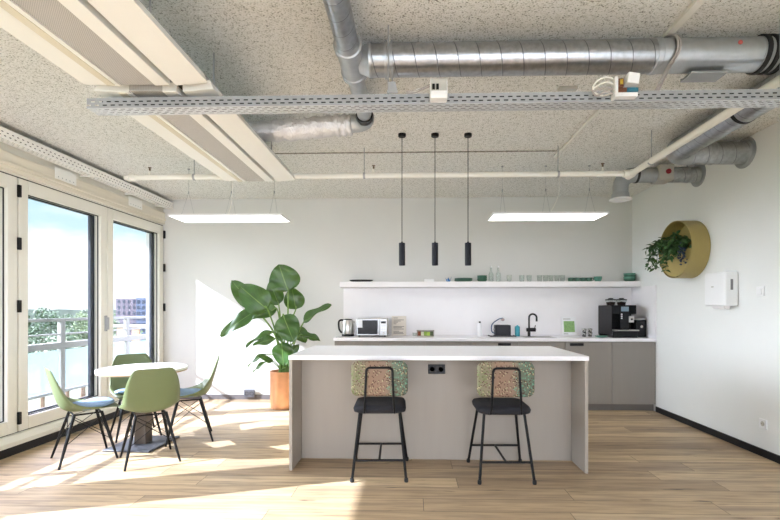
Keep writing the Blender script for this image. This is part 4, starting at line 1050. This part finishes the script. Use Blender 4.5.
# white sprinkler pipes
wp1 = thing('sprinkler_pipe', (-2.76, 4.335, 2.56), 'white sprinkler pipe running across the ceiling along the back of the room', 'pipe')
MB().tube([(0, 0, 0), (4.76, 0, 0)], .027, 16).build('pipe', M['pipe_white'], wp1)
MB().lathe([(.034, 0), (.036, .02), (.036, .05), (.03, .06)], seg=18, axis='x').tube([(.02, 0, 0), (0, 0, -.02), (.0, -.06, -.02)], .022, 12).build('end_fitting', M['pipe_white'], wp1)
for x in (.64, 2.3, 4.15):
    h = MB().tube([(x, 0, .03), (x, 0, ZC-2.56)], .004, 6).lathe([(.031, x-.01), (.031, x+.01)], (0, 0, 0), 16, 'x').build('pipe_hanger', M['galv_dull'], wp1)
for x in (.2, 2.39, 4.57):
    s = MB().lathe([(.012, .025), (.012, .06), (.008, .064)], (x, 0, 0), 12).build('sprinkler_head', M['pipe_white'], wp1)
    MB().lathe([(.007, .064), (.009, .08), (.006, .09), (.017, .094), (.017, .098), (.0005, .1)], (x, 0, 0), 12).build('sprinkler_nozzle', pm('brass_dark', '6b5844', .4, .6), s)
wp2 = thing('sprinkler_pipe', (2.08, 4.40, 2.56), 'white pipe slanting up to the right edge of the picture below the grey duct', 'pipe')
MB().tube([(0, 0, 0), (-.02, -2.6, 0), (-.03, -5, 0)], .029, 16).build('pipe', M['pipe_white'], wp2)
MB().lathe([(.038, -.06), (.04, -.05), (.04, .03), (.034, .04)], (0, -.03, 0), 18, 'y').lathe([(.036, -.075), (.036, -.03)], (0, -.065, 0), 18, 'x').build('elbow_fitting', M['pipe_white'], wp2)
MB().tube([(0, -.42, .03), (0, -.42, ZC-2.56)], .004, 6).lathe([(.032, -.43), (.032, -.41)], (0, 0, 0), 16, 'y').build('pipe_hanger', M['galv_dull'], wp2)

# conduit on the ceiling, junction boxes, cables
tag(MB().box(-.014, -1.5, 0, .014, 1.02, .022).build('cable_conduit', pm('conduit_pale', 'e2e1dc', .6), loc=(1.45, 3.6, ZC-.022), bevel=.004), 'thin cable conduit on the ceiling leading to the right light panel', 'conduit')
tag(MB().box(-.014, -1.0, 0, .014, .55, .022).build('cable_conduit', bpy.data.materials['conduit_pale'], loc=(1.43, 2.05, ZC-.022), bevel=.004), 'thin cable conduit on the ceiling above the large spiral duct', 'conduit')
hk = thing('ceiling_rose', (1.465, 4.60, ZC), 'small white ceiling hook holding the cord of the right light panel', 'hook')
MB().lathe([(.03, 0), (.03, -.02), (.02, -.028)], seg=16).build('rose', M['pipe_white'], hk)
jb = thing('junction_box', (.14, 2.4085, 2.378), 'white junction box with two black plugs on the cable tray', 'junction box')
MB().box(-.046, -.05, 0, .046, 0.012, .105).build('housing', M['plastic_white'], jb, bevel=.006)
MB().box(-.040, -.053, .038, .042, -.049, .101).build('ribbed_cover', M['plastic_gray'], jb, bevel=.002)
for x in (-.028, -.007): MB().box(x-.007, -.057, .042, x+.007, -.052, .072).build('plug', M['black_plastic'], jb, bevel=.001)
MB().tube(smooth_path([(-.046, -.02, .075), (-.08, -.01, .066), (-.12, 0, .054), (-.17, .01, .056)], 6), .004, 8).tube(smooth_path([(-.046, -.02, .085), (-.09, -.01, .07), (-.13, 0, .062), (-.17, .01, .064)], 6), .003, 8).build('cable', M['cable_gray'], jb)
tg2 = MB(); tg2.poly([(-.03, 0, 0), (.03, 0, 0), (.016, 0, .06), (-.016, 0, .06)], (0, .01, 0)); o = tg2.build('hanger_plate', M['galv_dull'], loc=(-.105, 2.404, 2.43)); tag(o, 'grey trapezoid hanger plate under the duct clamp on the cable tray', 'bracket')
MB().tube([(0, .005, .058), (0, .10, .19)], .003, 6).build('hanger_wire', M['galv_dull'], o)
ob_ = thing('open_connector_box', (1.115, 2.4085, 2.378), 'opened white connector box with coloured wires on the cable tray', 'junction box')
MB().box(-.055, -.04, 0, .055, .0, .022).box(-.062, -.04, 0, -.045, .012, .105).box(-.045, -.008, .02, .05, .0, .08).build('housing', M['plastic_white'], ob_, bevel=.003)
MB().box(-.005, -.06, .06, .055, -.01, .115, rot=Matrix.Rotation(R(9), 3, 'Y')).build('flap', M['plastic_white'], ob_, bevel=.004)
MB().box(-.043, -.035, .024, .02, -.01, .05).box(-.043, -.03, .055, -.012, -.012, .1).build('brown_terminal', M['brown_wire'], ob_, bevel=.003)
MB().box(.0, -.042, .024, .058, -.012, .046).build('teal_terminal', M['teal_wire'], ob_, bevel=.003)
MB().box(-.034, -.04, .065, -.02, -.03, .09).build('yellow_terminal', M['yellow_wire'], ob_, bevel=.002)
for z in (.025, .05, .075, .1):
    MB().tube(smooth_path([(-.06, -.015, z), (-.1, -.02, z+.01), (-.15, -.02, z-.012), (-.165, -.012, .045), (-.12, -.01, .02), (-.07, -.008, .03)], 5), .0045, 8).build('cable', M['cable_gray'] if z < .06 else M['pipe_white'], ob_)
cb = thing('cable_loop', (1.36, 2.6, 2.71), 'grey cable pair looped over the spiral duct', 'cable')
for k in (0, 1):
    cpts = [Vector((.03+.012*k, -.108*math.sin(a)*-1*0-.112*math.cos(a), .112*math.sin(a))) for a in [PI*.5-i*PI*.95/10 for i in range(11)]]
    cpts = [Vector((.06+.014*k+.03*math.sin(i/10*PI), -.103*math.sin(i/10*PI*.82), .103*math.cos(i/10*PI*.82))) for i in range(11)]
    MB().tube(smooth_path(cpts+[Vector((-.01+.014*k, -.1, -.2)), Vector((-.06+.014*k, -.13, -.285))], 3), .006, 8).build('cable', M['cable_gray'], cb)
tag(MB().box(-.10, -.06, -.012, .10, .05, 0).box(-.1, .044, 0, .1, .05, .01).build('mounting_plate', M['galv_dull'], loc=(1.66, 2.62, 2.605), bevel=.002), 'flat steel plate under the large duct near the right', 'bracket')
tag(MB().box(-.065, -.02, -.022, .065, .02, 0).build('ceiling_sensor', M['plastic_gray'], loc=(1.09, 3.19, ZC), bevel=.004), 'small pale box on the ceiling beside the conduit', 'sensor')

# ================================================================== LIGHT
sun = bpy.data.lights.new('sun', 'SUN'); sun.energy = 5.8; sun.angle = R(.53); sun.color = (.93, .97, 1.1)
so_ = bpy.data.objects.new('sun', sun); COL.objects.link(so_); so_.rotation_euler = SUN.to_track_quat('-Z', 'Y').to_euler(); so_.location = (-20, -6, 15)

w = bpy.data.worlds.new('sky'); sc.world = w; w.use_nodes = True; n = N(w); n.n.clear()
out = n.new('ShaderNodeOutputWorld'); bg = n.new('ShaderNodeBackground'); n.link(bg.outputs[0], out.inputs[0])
tc = n.new('ShaderNodeTexCoord'); s3 = n.new('ShaderNodeSeparateXYZ'); n.link(tc.outputs['Generated'], s3.inputs[0])
zz = s3.outputs[2]
grad = n.ramp(n.math('ADD', n.math('MULTIPLY', zz, 1.0), .0), [(0, (.33, .36, .365)), (.05, (.31, .345, .36)), (.14, (.215, .285, .325)), (.24, (.195, .27, .325)), (.36, (.95, .97, 1.12)), (.6, (3.4, 3.35, 4.4)), (1, (4.4, 4.3, 5.8))])  # upper sky, out of view, is brightened for fill
mp = n.new('ShaderNodeMapping'); mp.inputs['Scale'].default_value = (1, 1, 3.2); n.link(tc.outputs['Generated'], mp.inputs[0])
cl = n.ramp(n.noise(mp.outputs[0], 3.1, 6, .55), [(.48, (0, 0, 0)), (.62, (.9, .9, .9))])
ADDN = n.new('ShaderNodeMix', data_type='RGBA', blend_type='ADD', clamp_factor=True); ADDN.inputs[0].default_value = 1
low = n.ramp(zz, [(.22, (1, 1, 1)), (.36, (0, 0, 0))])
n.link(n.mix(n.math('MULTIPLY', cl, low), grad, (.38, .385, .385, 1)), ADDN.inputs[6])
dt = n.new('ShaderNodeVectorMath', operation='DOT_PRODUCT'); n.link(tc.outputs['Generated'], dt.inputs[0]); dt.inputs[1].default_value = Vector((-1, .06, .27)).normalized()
glow = n.ramp(dt.outputs['Value'], [(.80, (0, 0, 0)), (.90, (2.6, 2.75, 3.1)), (.97, (5.4, 5.7, 6.4)), (1, (5.8, 6.1, 6.8))])  # unseen bright lobe in the west, added to light the right wall
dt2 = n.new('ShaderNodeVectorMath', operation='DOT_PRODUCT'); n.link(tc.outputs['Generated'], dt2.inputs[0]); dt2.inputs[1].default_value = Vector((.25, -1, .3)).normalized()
glow2 = n.ramp(dt2.outputs['Value'], [(.62, (0, 0, 0)), (.9, (1.35, 1.33, 1.5)), (1, (1.7, 1.65, 1.85))])  # second unseen lobe, added as frontal fill through the glazing behind
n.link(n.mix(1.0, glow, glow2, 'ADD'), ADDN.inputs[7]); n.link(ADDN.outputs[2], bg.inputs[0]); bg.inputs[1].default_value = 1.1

# ================================================================== CAMERA
cam = bpy.data.cameras.new('camera'); co = bpy.data.objects.new('camera', cam); COL.objects.link(co)
co.location = (0, 0, 1.276); co.rotation_euler = (R(90), 0, R(1.6))
cam.sensor_width = 36; cam.sensor_fit = 'HORIZONTAL'; cam.lens = 451/780*36
cam.shift_x = -9.4/780; cam.shift_y = 49/780; cam.clip_start = .05; cam.clip_end = 2000
sc.camera = co
sc.view_settings.view_transform = 'Standard'; sc.view_settings.look = 'None'; sc.view_settings.gamma = 1; sc.view_settings.use_curve_mapping = False
sc.view_settings.exposure = 1.74
sc.cycles.max_bounces = 10; sc.cycles.diffuse_bounces = 6; sc.cycles.transparent_max_bounces = 24
sc.cycles.sample_clamp_indirect = 8.0; sc.cycles.caustics_reflective = False; sc.cycles.caustics_refractive = False
